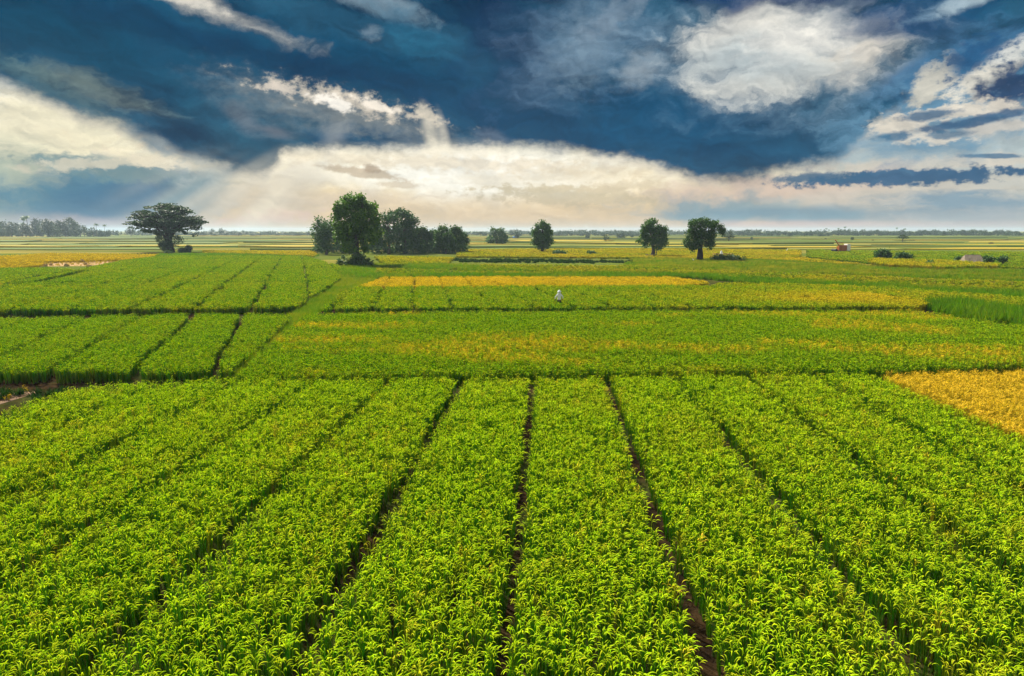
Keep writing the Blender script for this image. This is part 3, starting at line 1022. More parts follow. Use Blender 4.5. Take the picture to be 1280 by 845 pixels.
ST = [
    ([(470, 341), (870, 341), (1010, 349.5), (1290, 363), (1420, 368), (1420, 356), (1290, 351), (1000, 339), (785, 330.5), (600, 328.5), (600, 336.5), (470, 333.5)], RICE_FAR, .85, .28, .34, 'olive and yellow rice field behind the dark grassy bund, in front of the low dark plants'),
    ([(480, 328.5), (560, 327.5), (566, 320), (470, 319)], RICE_OUT, 1.3, .4, .3, 'small olive yellow plot right of the tallest tree'),
    ([(572, 319.3), (690, 320), (800, 320.6), (960, 322.5), (1090, 330), (1000, 320), (1000, 311.5), (860, 309.5), (640, 310), (572, 311)], RICE_OUT, 1.5, .52, .32, 'long yellow rice field behind the lone tree and the spreading trees'),
    ([(395, 318.6), (290, 315), (255, 314.6), (255, 312), (395, 312.5)], RICE_OUT, 1.5, .62, .2, 'yellow green rice strip between the umbrella shaped tree and the wood'),
    ([(-140, 330), (0, 327), (180, 322.5), (198, 317), (60, 315.5), (0, 319), (-140, 322)], RICE_FAR, .9, .84, .08, 'bright yellow ripe field at the left in front of the umbrella shaped tree'),
    ([(-140, 336), (0, 334), (40, 331.5), (61, 327.5), (40, 326.6), (0, 328), (-140, 332)], RICE_FAR, .9, .86, .08, 'small wedge of ripe yellow rice beside the cut stubble at the left edge'),
    ([(1010, 319.5), (1100, 328), (1420, 336), (1420, 316), (1260, 314), (1010, 311.5)], RICE_OUT, 1.6, .12, .28, 'green plots round the bushes and the thatched hut on the right'),
]
for k, (pts, coll, sp, b, am, lb) in enumerate(ST):
    strip('rice_crop', pts, coll, sp, b, am, lb, seed=60 + k)

# stubble: cut ground at the left, bare soil corner at the left edge, brown bank at the right
for k, (pts, lb) in enumerate([
        ([(40, 333), (112, 332.5), (150, 327), (178, 323.5), (62, 326.5)], 'cut tan stubble between the yellow fields at the left'),
        ([(-80, 514), (0, 505), (52, 489), (-80, 493)], 'patch of bare brown soil at the left edge of the near field'),
        ([(1236, 350.5), (1420, 355), (1420, 350), (1290, 347), (1240, 346.5)], 'bare brown bank at the right edge in the middle distance'),
        ([(500, 332), (600, 331.6), (600, 329.8), (500, 330)], 'pale strip of stubble right of the tallest tree')]):
    pl = [tuple(at(x, y, .02)) for x, y in pts]
    mb = MB()
    mb.add([(x, y, .012) for x, y in pl], [tuple(range(len(pl)))])
    tag(link('stubble_ground', mb.mesh('stubble', [M_BARE if k in (1, 2) else M_STUBBLE])), lb, 'stubble', kind='structure')

# cut straw stalks standing on the stubble
for pts, coll, sp, h, lb in [([(40, 333), (112, 332.5), (150, 327), (178, 323.5), (62, 326.5)], RICE_FAR, 1.0, .30, 'short cut stalks on the tan stubble between the yellow fields'),
                             ([(-80, 514), (0, 505), (52, 489), (-80, 493)], RICE_MID, .34, .32, 'sparse dry stalks on the bare brown soil at the left edge')]:
    xy = rows(poly_at(pts, 0), VP(600), sp, sp, sp * .35, seed=90, view_margin=8)
    xy = xy[rng.random(len(xy)) < .6]
    plant('stubble', coll, xy, 1.0 + 0 * xy[:, 0], h * rng.uniform(.7, 1.3, len(xy)), lb, 'stubble', lean=.15)

# the plain beyond: parcels of standing crop with sharp front edges
FARM = bpy.data.materials.new('distant_crop')
FARM.use_nodes = True
n = NB(FARM.node_tree)
bs = FARM.node_tree.nodes['Principled BSDF']
ca = n.new('ShaderNodeAttribute', attribute_name='crop')
geo = n.new('ShaderNodeNewGeometry')
v1 = n.noise(geo.outputs['Position'], .8, 6, .75)
v2 = n.noise(n.vmath('MULTIPLY', geo.outputs['Position'], (.03, .2, 1)), 1, 5, .6)
cc = n.mix(n.smooth(v1, .35, .7, 0, .75), ca.outputs['Color'], n.mix(.6, ca.outputs['Color'], (0.05, 0.06, 0.012)))
cc = n.mix(n.smooth(v2, .45, .7, 0, .5), cc, (0.10, 0.12, 0.02))
n.put(bs.inputs['Base Color'], cc)
bs.inputs['Roughness'].default_value = .9
bs.inputs['Specular IOR Level'].default_value = .1
mb = MB(); cols = []
r_ = random.Random(5)
PALETTE = [(0.085, 0.145, 0.010), (0.15, 0.17, 0.014), (0.36, 0.28, 0.018), (0.20, 0.19, 0.02), (0.06, 0.10, 0.010), (0.46, 0.33, 0.025), (0.11, 0.15, 0.018), (0.10, 0.16, 0.012)]
yy = 275.0
while yy < 3400:
    dep = r_.uniform(.055, .13) * yy
    xx = -0.85 * yy - 60 - r_.uniform(0, 80)
    while xx < 0.85 * yy + 60:
        wd = r_.uniform(.07, .34) * yy
        sk = r_.uniform(-.16, .16) * yy
        h = r_.uniform(.25, .7)
        gp = r_.uniform(.5, 2.0)
        d0, d1 = yy + r_.uniform(0, .02) * yy, yy + dep - gp - r_.uniform(0, .02) * yy
        x0, x1 = xx, xx + wd - gp
        if r_.random() < .8 and d1 > d0 + 2:
            vs_ = [(x0, d0, -.05), (x1, d0, -.05), (x1 + sk, d1, -.05), (x0 + sk, d1, -.05), (x0, d0, h), (x1, d0, h), (x1 + sk, d1, h), (x0 + sk, d1, h)]
            mb.add(vs_, [(4, 5, 6, 7), (0, 1, 5, 4), (1, 2, 6, 5), (3, 0, 4, 7), (2, 3, 7, 6)])
            c = r_.choice(PALETTE)
            cols += [c] * 5
        xx += wd
    yy += dep
me = mb.mesh('distant_crops', [FARM])
ca_ = me.attributes.new('crop', 'FLOAT_COLOR', 'FACE')
ca_.data.foreach_set('color', np.array([(*c, 1) for c in cols], np.float32).ravel())
tag(link('distant_paddies', me), 'patchwork of hazy paddies stretching to the horizon beyond the trees', 'rice fields', kind='stuff')
# ------------------------------------------------------------------ trees
def leaf_mat(name, c1, c2, c3=None, trans=0.3):
    m = bpy.data.materials.new(name)
    m.use_nodes = True
    t = m.node_tree
    t.nodes.clear()
    n = NB(t)
    geo = n.new('ShaderNodeNewGeometry')
    oi = n.new('ShaderNodeObjectInfo')
    isl = geo.outputs['Random Per Island']
    c = n.mix(isl, c1, c2)
    if c3:
        c = n.mix(n.smooth(n.math('FRACT', n.math('MULTIPLY', isl, 13.7)), .8, 1.0), c, c3)
    hs = n.new('ShaderNodeHueSaturation')
    n.put(hs.inputs['Color'], c)
    n.put(hs.inputs['Value'], n.smooth(oi.outputs['Random'], 0, 1, .85, 1.15, 'LINEAR'))
    bs = n.new('ShaderNodeBsdfPrincipled')
    n.put(bs.inputs['Base Color'], hs.outputs[0])
    bs.inputs['Roughness'].default_value = .55
    bs.inputs['Specular IOR Level'].default_value = .25
    tr = n.new('ShaderNodeBsdfTranslucent'); n.put(tr.inputs['Color'], hs.outputs[0])
    ms = n.new('ShaderNodeMixShader'); ms.inputs[0].default_value = trans
    n.put(ms.inputs[1], bs.outputs[0]); n.put(ms.inputs[2], tr.outputs[0])
    o = n.new('ShaderNodeOutputMaterial'); n.put(o.inputs[0], ms.outputs[0])
    return m


M_BARK = plain_mat('bark', (0.05, 0.035, 0.024), (0.13, 0.095, 0.065), 5, bump=.9)
M_BARKD = plain_mat('dark_bark', (0.020, 0.014, 0.010), (0.055, 0.038, 0.026), 5, bump=.9)
L_HERO = leaf_mat('bright_leaves', (0.055, 0.145, 0.007), (0.100, 0.205, 0.009), (0.16, 0.26, 0.02), .35)
L_DARK = leaf_mat('dark_leaves', (0.032, 0.100, 0.012), (0.064, 0.150, 0.018), (0.10, 0.19, 0.02), .30)
L_RAIN = leaf_mat('rain_tree_leaves', (0.020, 0.060, 0.016), (0.042, 0.095, 0.020), None, .24)
L_GREY = leaf_mat('greyish_leaves', (0.034, 0.100, 0.024), (0.066, 0.145, 0.032), (0.10, 0.16, 0.03), .28)
L_BUSH = leaf_mat('bush_leaves', (0.035, 0.085, 0.012), (0.06, 0.12, 0.018), (0.10, 0.13, 0.02), .25)


def tube(mb, pts, radii, sides=8, mat=0, cap=True):
    pts = [np.asarray(p, float) for p in pts]
    rings = []
    for i, p in enumerate(pts):
        d = pts[min(i + 1, len(pts) - 1)] - pts[max(i - 1, 0)]
        d = d / (np.linalg.norm(d) + 1e-9)
        a = np.cross(d, [0.31, 0.17, 0.93] if abs(d[2]) < .9 else [1, 0, 0])
        a /= np.linalg.norm(a); b = np.cross(d, a)
        rings.append([p + radii[i] * (math.cos(t) * a + math.sin(t) * b) for t in np.linspace(0, 2 * math.pi, sides, endpoint=False)])
    v = [q for r in rings for q in r]
    f = []
    for i in range(len(pts) - 1):
        for k in range(sides):
            k2 = (k + 1) % sides
            f.append((i * sides + k, i * sides + k2, (i + 1) * sides + k2, (i + 1) * sides + k))
    if cap:
        f.append(tuple((len(pts) - 1) * sides + k for k in range(sides)))
        f.append(tuple(range(sides - 1, -1, -1)))
    mb.add(v, f, mat)


def limb(mb, a, b, r0, r1, sag=.12, seg=5, sides=7, rnd=random):
    a, b = np.asarray(a, float), np.asarray(b, float)
    L = np.linalg.norm(b - a)
    off = np.array([rnd.uniform(-1, 1), rnd.uniform(-1, 1), rnd.uniform(.1, .8)]) * L * sag
    pts = [a + (b - a) * t + off * math.sin(math.pi * t) + np.array([rnd.uniform(-1, 1) for _ in range(3)]) * r0 * .25 * (0 < t < 1) for t in np.linspace(0, 1, seg + 1)]
    tube(mb, pts, [r0 + (r1 - r0) * t for t in np.linspace(0, 1, seg + 1)], sides)
    return pts


def leaves_mesh(lobes, n_twig, per, leaf, spread, seed, flat=0.0, shell=.45, hang=0.0):
    """leaf faces in twigs through the lobes (cx, cy, cz, rx, ry, rz); every leaf is its own small folded face"""
    r = np.random.default_rng(seed)
    lb = np.asarray(lobes, float)
    vol = (lb[:, 3] * lb[:, 4] * lb[:, 5]) ** .72
    k = r.choice(len(lb), n_twig, p=vol / vol.sum())
    d = r.normal(0, 1, (n_twig, 3)); d /= np.linalg.norm(d, axis=1)[:, None]
    rad = (shell + (1 - shell) * r.random(n_twig)) ** .6
    rad *= .80 + .40 * vnoise(d[:, 0] * 3 + k * 5.1, d[:, 2] * 3 + d[:, 1] * 2, .8, seed)
    tw = lb[k, :3] + d * rad[:, None] * lb[k, 3:6]
    # open some gaps
    gap = vnoise(tw[:, 0] * .9 + 3.3 * tw[:, 1], tw[:, 2], spread * 3.2, seed + 2)
    keep = gap > .27
    tw, d = tw[keep], d[keep]
    N = len(tw) * per
    c = np.repeat(tw, per, 0) + r.normal(0, spread, (N, 3)) * np.array([1, 1, 1 - flat])
    if hang:
        c[:, 2] -= hang * r.random(N) ** 2
    ax = r.normal(0, 1, (N, 3)); ax[:, 2] *= (1 - .8 * flat); ax += np.repeat(d, per, 0) * .6
    ax /= np.linalg.norm(ax, axis=1)[:, None]
    up = r.normal(0, .7, (N, 3)) + np.array([0, 0, 1.0])
    sd = np.cross(ax, up); sd /= np.linalg.norm(sd, axis=1)[:, None] + 1e-9
    ln = leaf * r.uniform(.7, 1.35, N)[:, None]
    wd = ln * r.uniform(.32, .5, N)[:, None]
    nm = np.cross(ax, sd)
    p0 = c - ax * ln * .5
    p1 = c + sd * wd + nm * wd * .25
    p2 = c + ax * ln * .5
    p3 = c - sd * wd + nm * wd * .25
    V = np.stack([p0, p1, p2, p3], 1).reshape(-1, 3)
    return V, N


def leaves_object(name, V, N, mat, parent):
    me = bpy.data.meshes.new(name)
    me.vertices.add(len(V)); me.vertices.foreach_set('co', V.astype(np.float32).ravel())
    me.loops.add(4 * N); me.loops.foreach_set('vertex_index', np.arange(4 * N, dtype=np.int32))
    me.polygons.add(N); me.polygons.foreach_set('loop_start', np.arange(0, 4 * N, 4, dtype=np.int32))
    me.materials.append(mat)
    me.update(calc_edges=True)
    me.validate()
    return link(name, me, parent)


def lumps(lobes, seed, k=5):
    """break each big lobe of a crown into smaller boughs set on its surface"""
    r = random.Random(seed)
    out = []
    for x, y, z, a, b, c in lobes:
        out.append((x, y, z, a * .62, b * .62, c * .62))
        for i in range(k):
            t, p = r.uniform(0, 6.283), r.uniform(-.6, 1.35)
            q = r.uniform(.55, .85)
            s = r.uniform(.34, .52)
            out.append((x + a * q * math.cos(t) * math.cos(p), y + b * q * math.sin(t) * math.cos(p), z + c * q * math.sin(p), a * s, b * s, c * s * .85))
    return out


def tree(name, label, xy, lobes, trunk, leaf=.28, n=900, per=9, spread=.35, mat=None, bark=None, seed=1, cat='tree', group=None, flat=0, limbs=None, hang=0, shell=.45, extra_trunks=()):
    """Empty > trunk, crown.  lobes are relative to the foot of the tree; trunk = [(x, y, z, r), ...]"""
    rn = random.Random(seed)
    root = empty(name, (xy[0], xy[1], 0))
    root.scale = (1.3, 1.3, 1.3)
    tag(root, label, cat, group)
    mb = MB()
    tube(mb, [t[:3] for t in trunk], [t[3] for t in trunk], 10)
    for tr in extra_trunks:
        tube(mb, [t[:3] for t in tr], [t[3] for t in tr], 8)
    top = trunk[-1]
    for lb_ in lobes:
        st = trunk[-1] if rn.random() < .6 or len(trunk) < 3 else trunk[-2]
        if limbs is not None and rn.random() > limbs:
            continue
        q = limb(mb, st[:3], (lb_[0], lb_[1], lb_[2]), st[3] * .62, st[3] * .16, rnd=rn)
        for j in range(2):
            e = (lb_[0] + rn.uniform(-.7, .7) * lb_[3], lb_[1] + rn.uniform(-.7, .7) * lb_[4], lb_[2] + rn.uniform(-.2, .7) * lb_[5])
            limb(mb, q[3], e, st[3] * .25, st[3] * .06, rnd=rn, sides=5, seg=3)
    link('trunk', mb.mesh('trunk', [bark or M_BARK], True), root)
    V, N = leaves_mesh(lumps(lobes, seed + 99), n, per, leaf, spread * .72, seed, flat, hang=hang, shell=.65)
    leaves_object('crown', V, N, mat or L_DARK, root)
    return root


def dist_at(py):
    return at(640, py)[1]


T = 1.3                          # trees and other things are modelled at 1 / T of their size and scaled up


class Frame:
    """sizes of a thing seen at a pixel: x and z in metres relative to its foot"""
    def __init__(self, px, py):
        self.px, self.py = px, py
        self.xy = at(px, py)
        self.k = self.xy[1] / FPX / T

    def x(self, px):
        return (px - self.px) * self.k

    def z(self, py):
        return (self.py - py) * self.k

    def lobe(self, px, py, rx, ry, dy=0.0, deep=None):
        return (self.x(px), dy, self.z(py), rx * self.k, (deep if deep is not None else rx) * self.k, ry * self.k)


# tall tree left of the middle, leaves down its trunk
f = Frame(447, 333)
tall_lobes = [f.lobe(442, 260, 17, 14), f.lobe(458, 264, 14, 14, 1.5), f.lobe(432, 275, 13, 15, -1), f.lobe(466, 277, 10, 15), f.lobe(450, 282, 20, 16, 0),
              f.lobe(430, 295, 13, 14, .5), f.lobe(464, 295, 12, 12, -1), f.lobe(447, 300, 14, 12, 1), f.lobe(440, 251, 9, 7), f.lobe(455, 252, 8, 6, -1),
              f.lobe(424, 287, 7, 9), f.lobe(438, 309, 9, 8, -.6), f.lobe(457, 311, 6, 7), f.lobe(472, 292, 6, 8, 1)]
root = tree('tall_tree', 'tallest bright green tree left of the middle, with leaves growing down to its leafy base', f.xy, tall_lobes,
     [(0, 0, -.1, .55), (.1, 0, f.z(325), .42), (-.1, .1, f.z(314), .36), (0, 0, f.z(298), .34), (.15, 0, f.z(282), .26), (0, 0, f.z(268), .16)],
     leaf=.36, n=2000, per=9, spread=.33, mat=L_HERO, bark=M_BARKD, seed=3)
f2 = Frame(450, 333.5)
V, N = leaves_mesh([f2.lobe(441, 330, 9, 6), f2.lobe(455, 330, 11, 6), f2.lobe(450, 325, 8, 7), f2.lobe(462, 331, 7, 4, -.5)], 420, 9, .30, .28, 8)
b_ = leaves_object('shrub', V, N, L_BUSH, None); b_.location = (f2.xy[0], f2.xy[1] - 1.2, 0); b_.scale = (T, T, T)
tag(b_, 'leafy green shrub at the foot of the tallest tree', 'shrub')
f3 = Frame(428, 335)
tree('sapling', 'small dark sapling just left of the tallest tree', f3.xy, [f3.lobe(426, 327, 4.5, 2.5), f3.lobe(432, 329, 3, 2), f3.lobe(424, 331, 3, 2), f3.lobe(430, 322, 2.5, 1.5)],
     [(0, 0, 0, .06), (.05, 0, .6, .05), (0, 0, 1.2, .03)], leaf=.2, n=90, per=8, spread=.18, mat=L_DARK, seed=5)

# the wood behind it
fw = lambda px, py: Frame(px, py)
cl = 'trees of the wood behind the tallest tree'
WOOD = [
    # label, foot px, py, lobes (px, py, rx, ry), trunk radius, mat
    ('dark round tree with a pale trunk at the left end of the wood', 408, 318, [(406, 284, 12, 9), (400, 296, 9, 10), (412, 295, 10, 10), (420, 300, 8, 12), (404, 306, 9, 8), (398, 284, 5, 5), (412, 308, 8, 6)], .30, L_DARK),
    ('dark tree with low foliage half hidden behind the tallest tree', 428, 316.5, [(428, 292, 10, 12), (422, 303, 8, 9), (434, 304, 8, 9)], .25, L_DARK),
    ('high open crowned tree just right of the tallest tree', 486, 317.5, [(484, 277, 9, 8), (492, 271, 9, 6), (499, 277, 9, 8), (480, 288, 8, 8), (494, 290, 9, 7), (488, 300, 8, 7), (478, 302, 6, 8), (475, 290, 8, 10), (471, 300, 8, 9), (468, 308, 8, 7)], .32, L_GREY),
    ('tall grey green tree with sky gaps, third from the left in the wood', 506, 317, [(500, 268, 8, 5), (508, 274, 9, 7), (514, 282, 9, 8), (504, 286, 8, 7), (510, 295, 10, 8), (500, 300, 8, 8), (517, 292, 6, 7)], .30, L_GREY),
    ('bushy tree under the right shoulder of the wood', 516, 316, [(514, 300, 8, 8), (520, 296, 6, 8), (508, 306, 7, 7), (519, 306, 6, 6)], .22, L_DARK),
    ('yellowish green tree in the low right half of the wood', 527, 316.5, [(526, 291, 6, 6), (523, 298, 7, 8), (532, 298, 6, 8), (527, 306, 7, 6)], .2, L_BUSH),
    ('dull green tree with a reddish thin top near the right of the wood', 541, 316, [(540, 295, 7, 6), (536, 302, 6, 7), (545, 302, 6, 8), (541, 308, 7, 5)], .2, L_GREY),
    ('round topped tree second from the right end of the wood', 557, 317, [(556, 289, 7, 6), (552, 296, 7, 8), (560, 297, 7, 8), (556, 306, 8, 6), (564, 304, 5, 6)], .22, L_DARK),
    ('spreading dark tree at the right end of the wood', 572, 316, [(570, 292, 8, 6), (566, 299, 6, 7), (577, 298, 6, 6), (572, 304, 9, 6), (581, 301, 4, 4)], .22, L_DARK),
]
for i, (lb, px, py, lobs, tr, mt) in enumerate(WOOD):
    f = fw(px, py)
    L_ = [f.lobe(a, b, c * 1.13, d * 1.1, random.uniform(-1.5, 1.5)) for a, b, c, d in lobs]
    zt = f.z(min(b for _, b, _, _ in lobs) + 8)
    tree('wood_tree', lb, f.xy, L_, [(0, 0, -.1, tr * 1.3), (.2, 0, zt * .35, tr), (-.1, .2, zt * .65, tr * .8), (.1, 0, zt * .9, tr * .5)], leaf=.42, n=760, per=8, spread=.5, mat=mt, bark=M_BARK, seed=20 + i, group=cl)

# undergrowth that closes the foot of the wood
f = Frame(490, 316.8)
ug = [f.lobe(x, 316.8 - h * .5, 6.5, h * .62, random.uniform(-1.5, 2.0)) for x, h in [(398, 9), (410, 7), (421, 9), (434, 9), (444, 8), (470, 10), (478, 12), (487, 9), (495, 11), (503, 13), (511, 12), (519, 14), (527, 13), (535, 11), (543, 12), (551, 10), (560, 11), (569, 9), (577, 10)]]
V, N = leaves_mesh(ug, 1500, 8, .42, .4, 71)
o = leaves_object('undergrowth', V, N, L_DARK, None); o.location = (f.xy[0], f.xy[1], 0); o.scale = (T, T, T)
tag(o, 'dark tangled undergrowth closing the foot of the wood', 'undergrowth', kind='stuff')

# umbrella shaped rain tree
f = Frame(212, 315)
r_ = random.Random(11)
pads = []
for i in range(150):
    a = r_.uniform(0, 6.283); q = math.sqrt(r_.random()) if i < 74 else r_.random() * .92
    X, Y = q * math.cos(a), q * math.sin(a)
    dome = 1 - (q ** 2.2)
    low_ = i >= 74
    ztop = 279 - dome * 21 if not low_ else 279 - dome * r_.uniform(-11, 15) * (.4 + .6 * dome)
    pads.append((X * 39.5 * f.k - .2, Y * 34 * f.k, f.z(ztop), r_.uniform(6, 11) * f.k, r_.uniform(6, 11) * f.k, r_.uniform(1.0, 1.8) * f.k))
for (px, py, rx) in [(176, 282, 9), (186, 277, 9), (246, 277, 9), (252, 280, 6), (238, 284, 8), (233, 291, 6), (240, 294, 5), (191, 287, 8), (200, 262, 9), (222, 262, 10), (212, 257, 12), (232, 267, 9), (188, 268, 8), (197, 283, 7)]:
    pads.append(f.lobe(px, py, rx, 1.9, r_.uniform(-3, 3)))
for (px, py, rx) in [(178, 281, 8), (185, 284, 9), (196, 288, 9), (206, 290, 8), (220, 290, 9), (231, 288, 8), (241, 286, 8), (249, 283, 7), (200, 282, 9), (214, 284, 9), (228, 281, 9), (170, 280, 6), (254, 280, 5), (190, 278, 9), (238, 279, 9), (205, 274, 9), (222, 273, 9)]:
    for q in range(2):
        pads.append(f.lobe(px + r_.uniform(-3, 3), py + r_.uniform(-2, 2), rx, 2.3, r_.uniform(-5, 4)))
root = empty('rain_tree', (f.xy[0], f.xy[1], 0)); root.scale = (T, T, T)
tag(root, 'wide umbrella shaped dark tree standing alone at the left', 'tree')
mb = MB()
base_z = f.z(296)
tube(mb, [(0, 0, -.1), (.1, 0, 1.2), (-.1, 0, 2.6), (0, 0, base_z)], [1.5, 1.05, .9, .85], 12)
for i in range(11):
    a = i / 11 * 6.283 + r_.uniform(-.2, .2)
    q = r_.uniform(.35, .8)
    e = (q * math.cos(a) * 9.5, q * math.sin(a) * 8.5, f.z(276 - (1 - q) * 14))
    pp = limb(mb, (0, 0, base_z * r_.uniform(.6, 1)), e, .42, .12, .10, 6, 8, r_)
    for j in range(4):
        a2 = a + r_.uniform(-.5, .5); q2 = min(1, q + r_.uniform(-.1, .3))
        limb(mb, pp[r_.choice([2, 3, 4])], (q2 * math.cos(a2) * 10.5, q2 * math.sin(a2) * 9, f.z(275 - (1 - q2 ** 2) * 18)), .16, .04, .08, 4, 6, r_)
link('trunk', mb.mesh('trunk', [M_BARKD], True), root)
V, N = leaves_mesh(pads, 3500, 9, .40, .27, 31, flat=.72, shell=.2)
leaves_object('crown', V, N, L_RAIN, root)
V, N = leaves_mesh([f.lobe(205, 300, 6, 9, -.8), f.lobe(219, 300, 7, 9, -.5), f.lobe(212, 307, 8, 7, -1.2), f.lobe(226, 299, 4, 5), f.lobe(207, 308, 4, 5, -1)], 420, 9, .3, .3, 32)
leaves_object('creeper', V, N, L_RAIN, root)
for px, py, rx, ry, lb, mt in [(236, 315.5, 3.2, 6, 'small dark upright shrub right of the umbrella shaped tree', L_RAIN), (229, 316, 5, 3.8, 'low dark bush at the foot of the umbrella shaped tree', L_RAIN),
                               (211, 318, 4, 2.4, 'little light green bush in front of the umbrella shaped tree', L_BUSH)]:
    g = Frame(px, py)
    V, N = leaves_mesh([(0, 0, ry * g.k * .75, rx * g.k, rx * g.k, ry * g.k * .75)], 150, 9, .25, .2, int(px))
    o = leaves_object('shrub', V, N, mt, None); o.location = (g.xy[0], g.xy[1], 0); o.scale = (T, T, T)
    tag(o, lb, 'shrub')

# single field trees
f = Frame(678, 316)
tree('lone_tree', 'upright dark tree standing alone in the yellow field near the middle', f.xy,
     [f.lobe(678, 283, 6, 7), f.lobe(672, 292, 7, 8), f.lobe(685, 292, 7, 8), f.lobe(678, 298, 9, 9), f.lobe(670, 302, 6, 7), f.lobe(687, 303, 6, 6), f.lobe(678, 308, 9, 6), f.lobe(684, 284, 3, 4), f.lobe(672, 284, 3, 4)],
     [(0, 0, -.1, .5), (0, 0, 1.2, .36), (.1, 0, 3.2, .28), (0, 0, 6, .16)], leaf=.36, n=850, per=9, spread=.36, mat=L_DARK, bark=M_BARKD, seed=41)
f = Frame(816, 321)
tree('field_tree', 'dark round tree with a short trunk on a brown earth mound', f.xy,
     [f.lobe(811, 281, 9, 6), f.lobe(806, 290, 8, 8), f.lobe(820, 290, 10, 9), f.lobe(829, 293, 7, 8), f.lobe(803, 300, 7, 7), f.lobe(815, 302, 10, 8), f.lobe(828, 304, 8, 7), f.lobe(816, 277, 4, 3), f.lobe(822, 310, 6, 3), f.lobe(806, 307, 4, 4)],
     [(0, 0, .3, .55), (.1, 0, 1.2, .40), (0, 0, 2.4, .34), (-.2, 0, 4.2, .22), (0, 0, 5.4, .14)], leaf=.33, n=1050, per=9, spread=.33, mat=L_DARK, bark=M_BARK, seed=42,
     extra_trunks=[[(.75, .1, .2, .10), (.85, .1, 1.6, .08), (.7, 0, 3.0, .06)]])
mb = MB()
mo = bmesh.new()
bmesh.ops.create_uvsphere(mo, u_segments=24, v_segments=10, radius=1)
for v in mo.verts:
    v.co.x *= 1.7 * (1 + .2 * math.sin(v.co.y * 5 + v.co.z * 3)); v.co.y *= 1.4; v.co.z *= .62 * (1 + .25 * math.sin(v.co.x * 4))
me = bpy.data.meshes.new('mound'); mo.to_mesh(me); mo.free(); me.materials.append(M_EARTH)
for p in me.polygons: p.use_smooth = True
o = link('earth_mound', me, None, (f.xy[0] - .3, f.xy[1] + .1, 0)); o.scale = (T, T, T); tag(o, 'bare brown earth mound round the foot of the dark round tree', 'earth mound')
f = Frame(875, 326)
tree('field_tree', 'dark spreading tree with a bough overhanging to the right', f.xy,
     [f.lobe(866, 283, 9, 7), f.lobe(880, 281, 11, 7), f.lobe(893, 284, 8, 6), f.lobe(900, 290, 4, 6), f.lobe(862, 294, 8, 8), f.lobe(876, 294, 11, 9), f.lobe(888, 296, 7, 9), f.lobe(859, 304, 6, 7), f.lobe(872, 306, 9, 7), f.lobe(887, 307, 7, 7), f.lobe(864, 311, 5, 4), f.lobe(872, 277, 8, 3)],
     [(-.4, 0, -.1, .42), (-.3, 0, 1.0, .32), (-.2, 0, 2.6, .30), (0, 0, 4.2, .22), (.2, 0, 5.6, .14)], leaf=.30, n=1300, per=9, spread=.30, mat=L_DARK, bark=M_BARKD, seed=43,
     extra_trunks=[[(.25, .1, -.1, .40), (.35, .1, 1.1, .28), (.15, 0, 2.4, .24), (.4, 0, 4.5, .15)]])
f = Frame(621, 306)
tree('round_tree', 'wide dark bushy tree in the plain between the wood and the lone tree', f.xy,
     [f.lobe(617, 289, 7, 4), f.lobe(624, 291, 8, 5), f.lobe(614, 298, 7, 6), f.lobe(626, 298, 8, 6), f.lobe(631, 300, 5, 5), f.lobe(612, 302, 5, 3), f.lobe(622, 303, 10, 3)],
     [(0, 0, 0, .5), (0, 0, 1.5, .4), (0, 0, 3, .3)], leaf=.55, n=420, per=8, spread=.5, mat=L_GREY, bark=M_BARK, seed=44)

# grass mound and shrubs right of the spreading tree
f = Frame(908, 326.5)
mo = bmesh.new()
bmesh.ops.create_uvsphere(mo, u_segments=32, v_segments=12, radius=1)
for v in mo.verts:
    v.co.x *= 3.4; v.co.y *= 2.0; v.co.z *= .9 * (1 + .2 * math.sin(v.co.x * 2.3))
me = bpy.data.meshes.new('mound'); mo.to_mesh(me); mo.free(); me.materials.append(plain_mat('mound_grass', (0.035, 0.06, 0.012), (0.09, 0.10, 0.02), 3, bump=.8))
for p in me.polygons: p.use_smooth = True
root = empty('grassy_mound', (f.xy[0], f.xy[1], 0)); root.scale = (T, T, T); tag(root, 'grassy mound with dark weeds right of the spreading trees', 'mound')
link('earth', me, root)
V, N = leaves_mesh([(0, 0, .5, 3.2, 1.8, .7), (1.8, 0, .3, 1.8, 1.5, .7), (-1.5, -.3, .5, 1.5, 1.2, .5)], 330, 9, .26, .2, 77)
leaves_object('weeds', V, N, L_BUSH, root)
g = Frame(901, 320.5)
mb = MB()
hx = 2.2
for k in range(7):
    x0 = -hx + k * .63
    mb.add([(x0, -.5, .0), (x0 + .66, -.5, .0), (x0 + .66, .5, .0), (x0, .5, .0), (x0 + .04, -.42, .62 + .1 * math.sin(k * 2)), (x0 + .62, -.42, .66), (x0 + .62, .42, .66), (x0 + .04, .42, .6)], [(4, 5, 6, 7), (0, 1, 5, 4), (1, 2, 6, 5), (2, 3, 7, 6), (3, 0, 4, 7)])
hay = link('hay_stack', mb.mesh('hay', [plain_mat('old_hay', (0.20, 0.10, 0.03), (0.36, 0.20, 0.06), 4, bump=.8)]), None, (g.xy[0] + .8, g.xy[1] + 1.2, 0)); hay.scale = (T, T, T)
tag(hay, 'low rust brown bank of straw behind the grassy mound', 'straw bank')
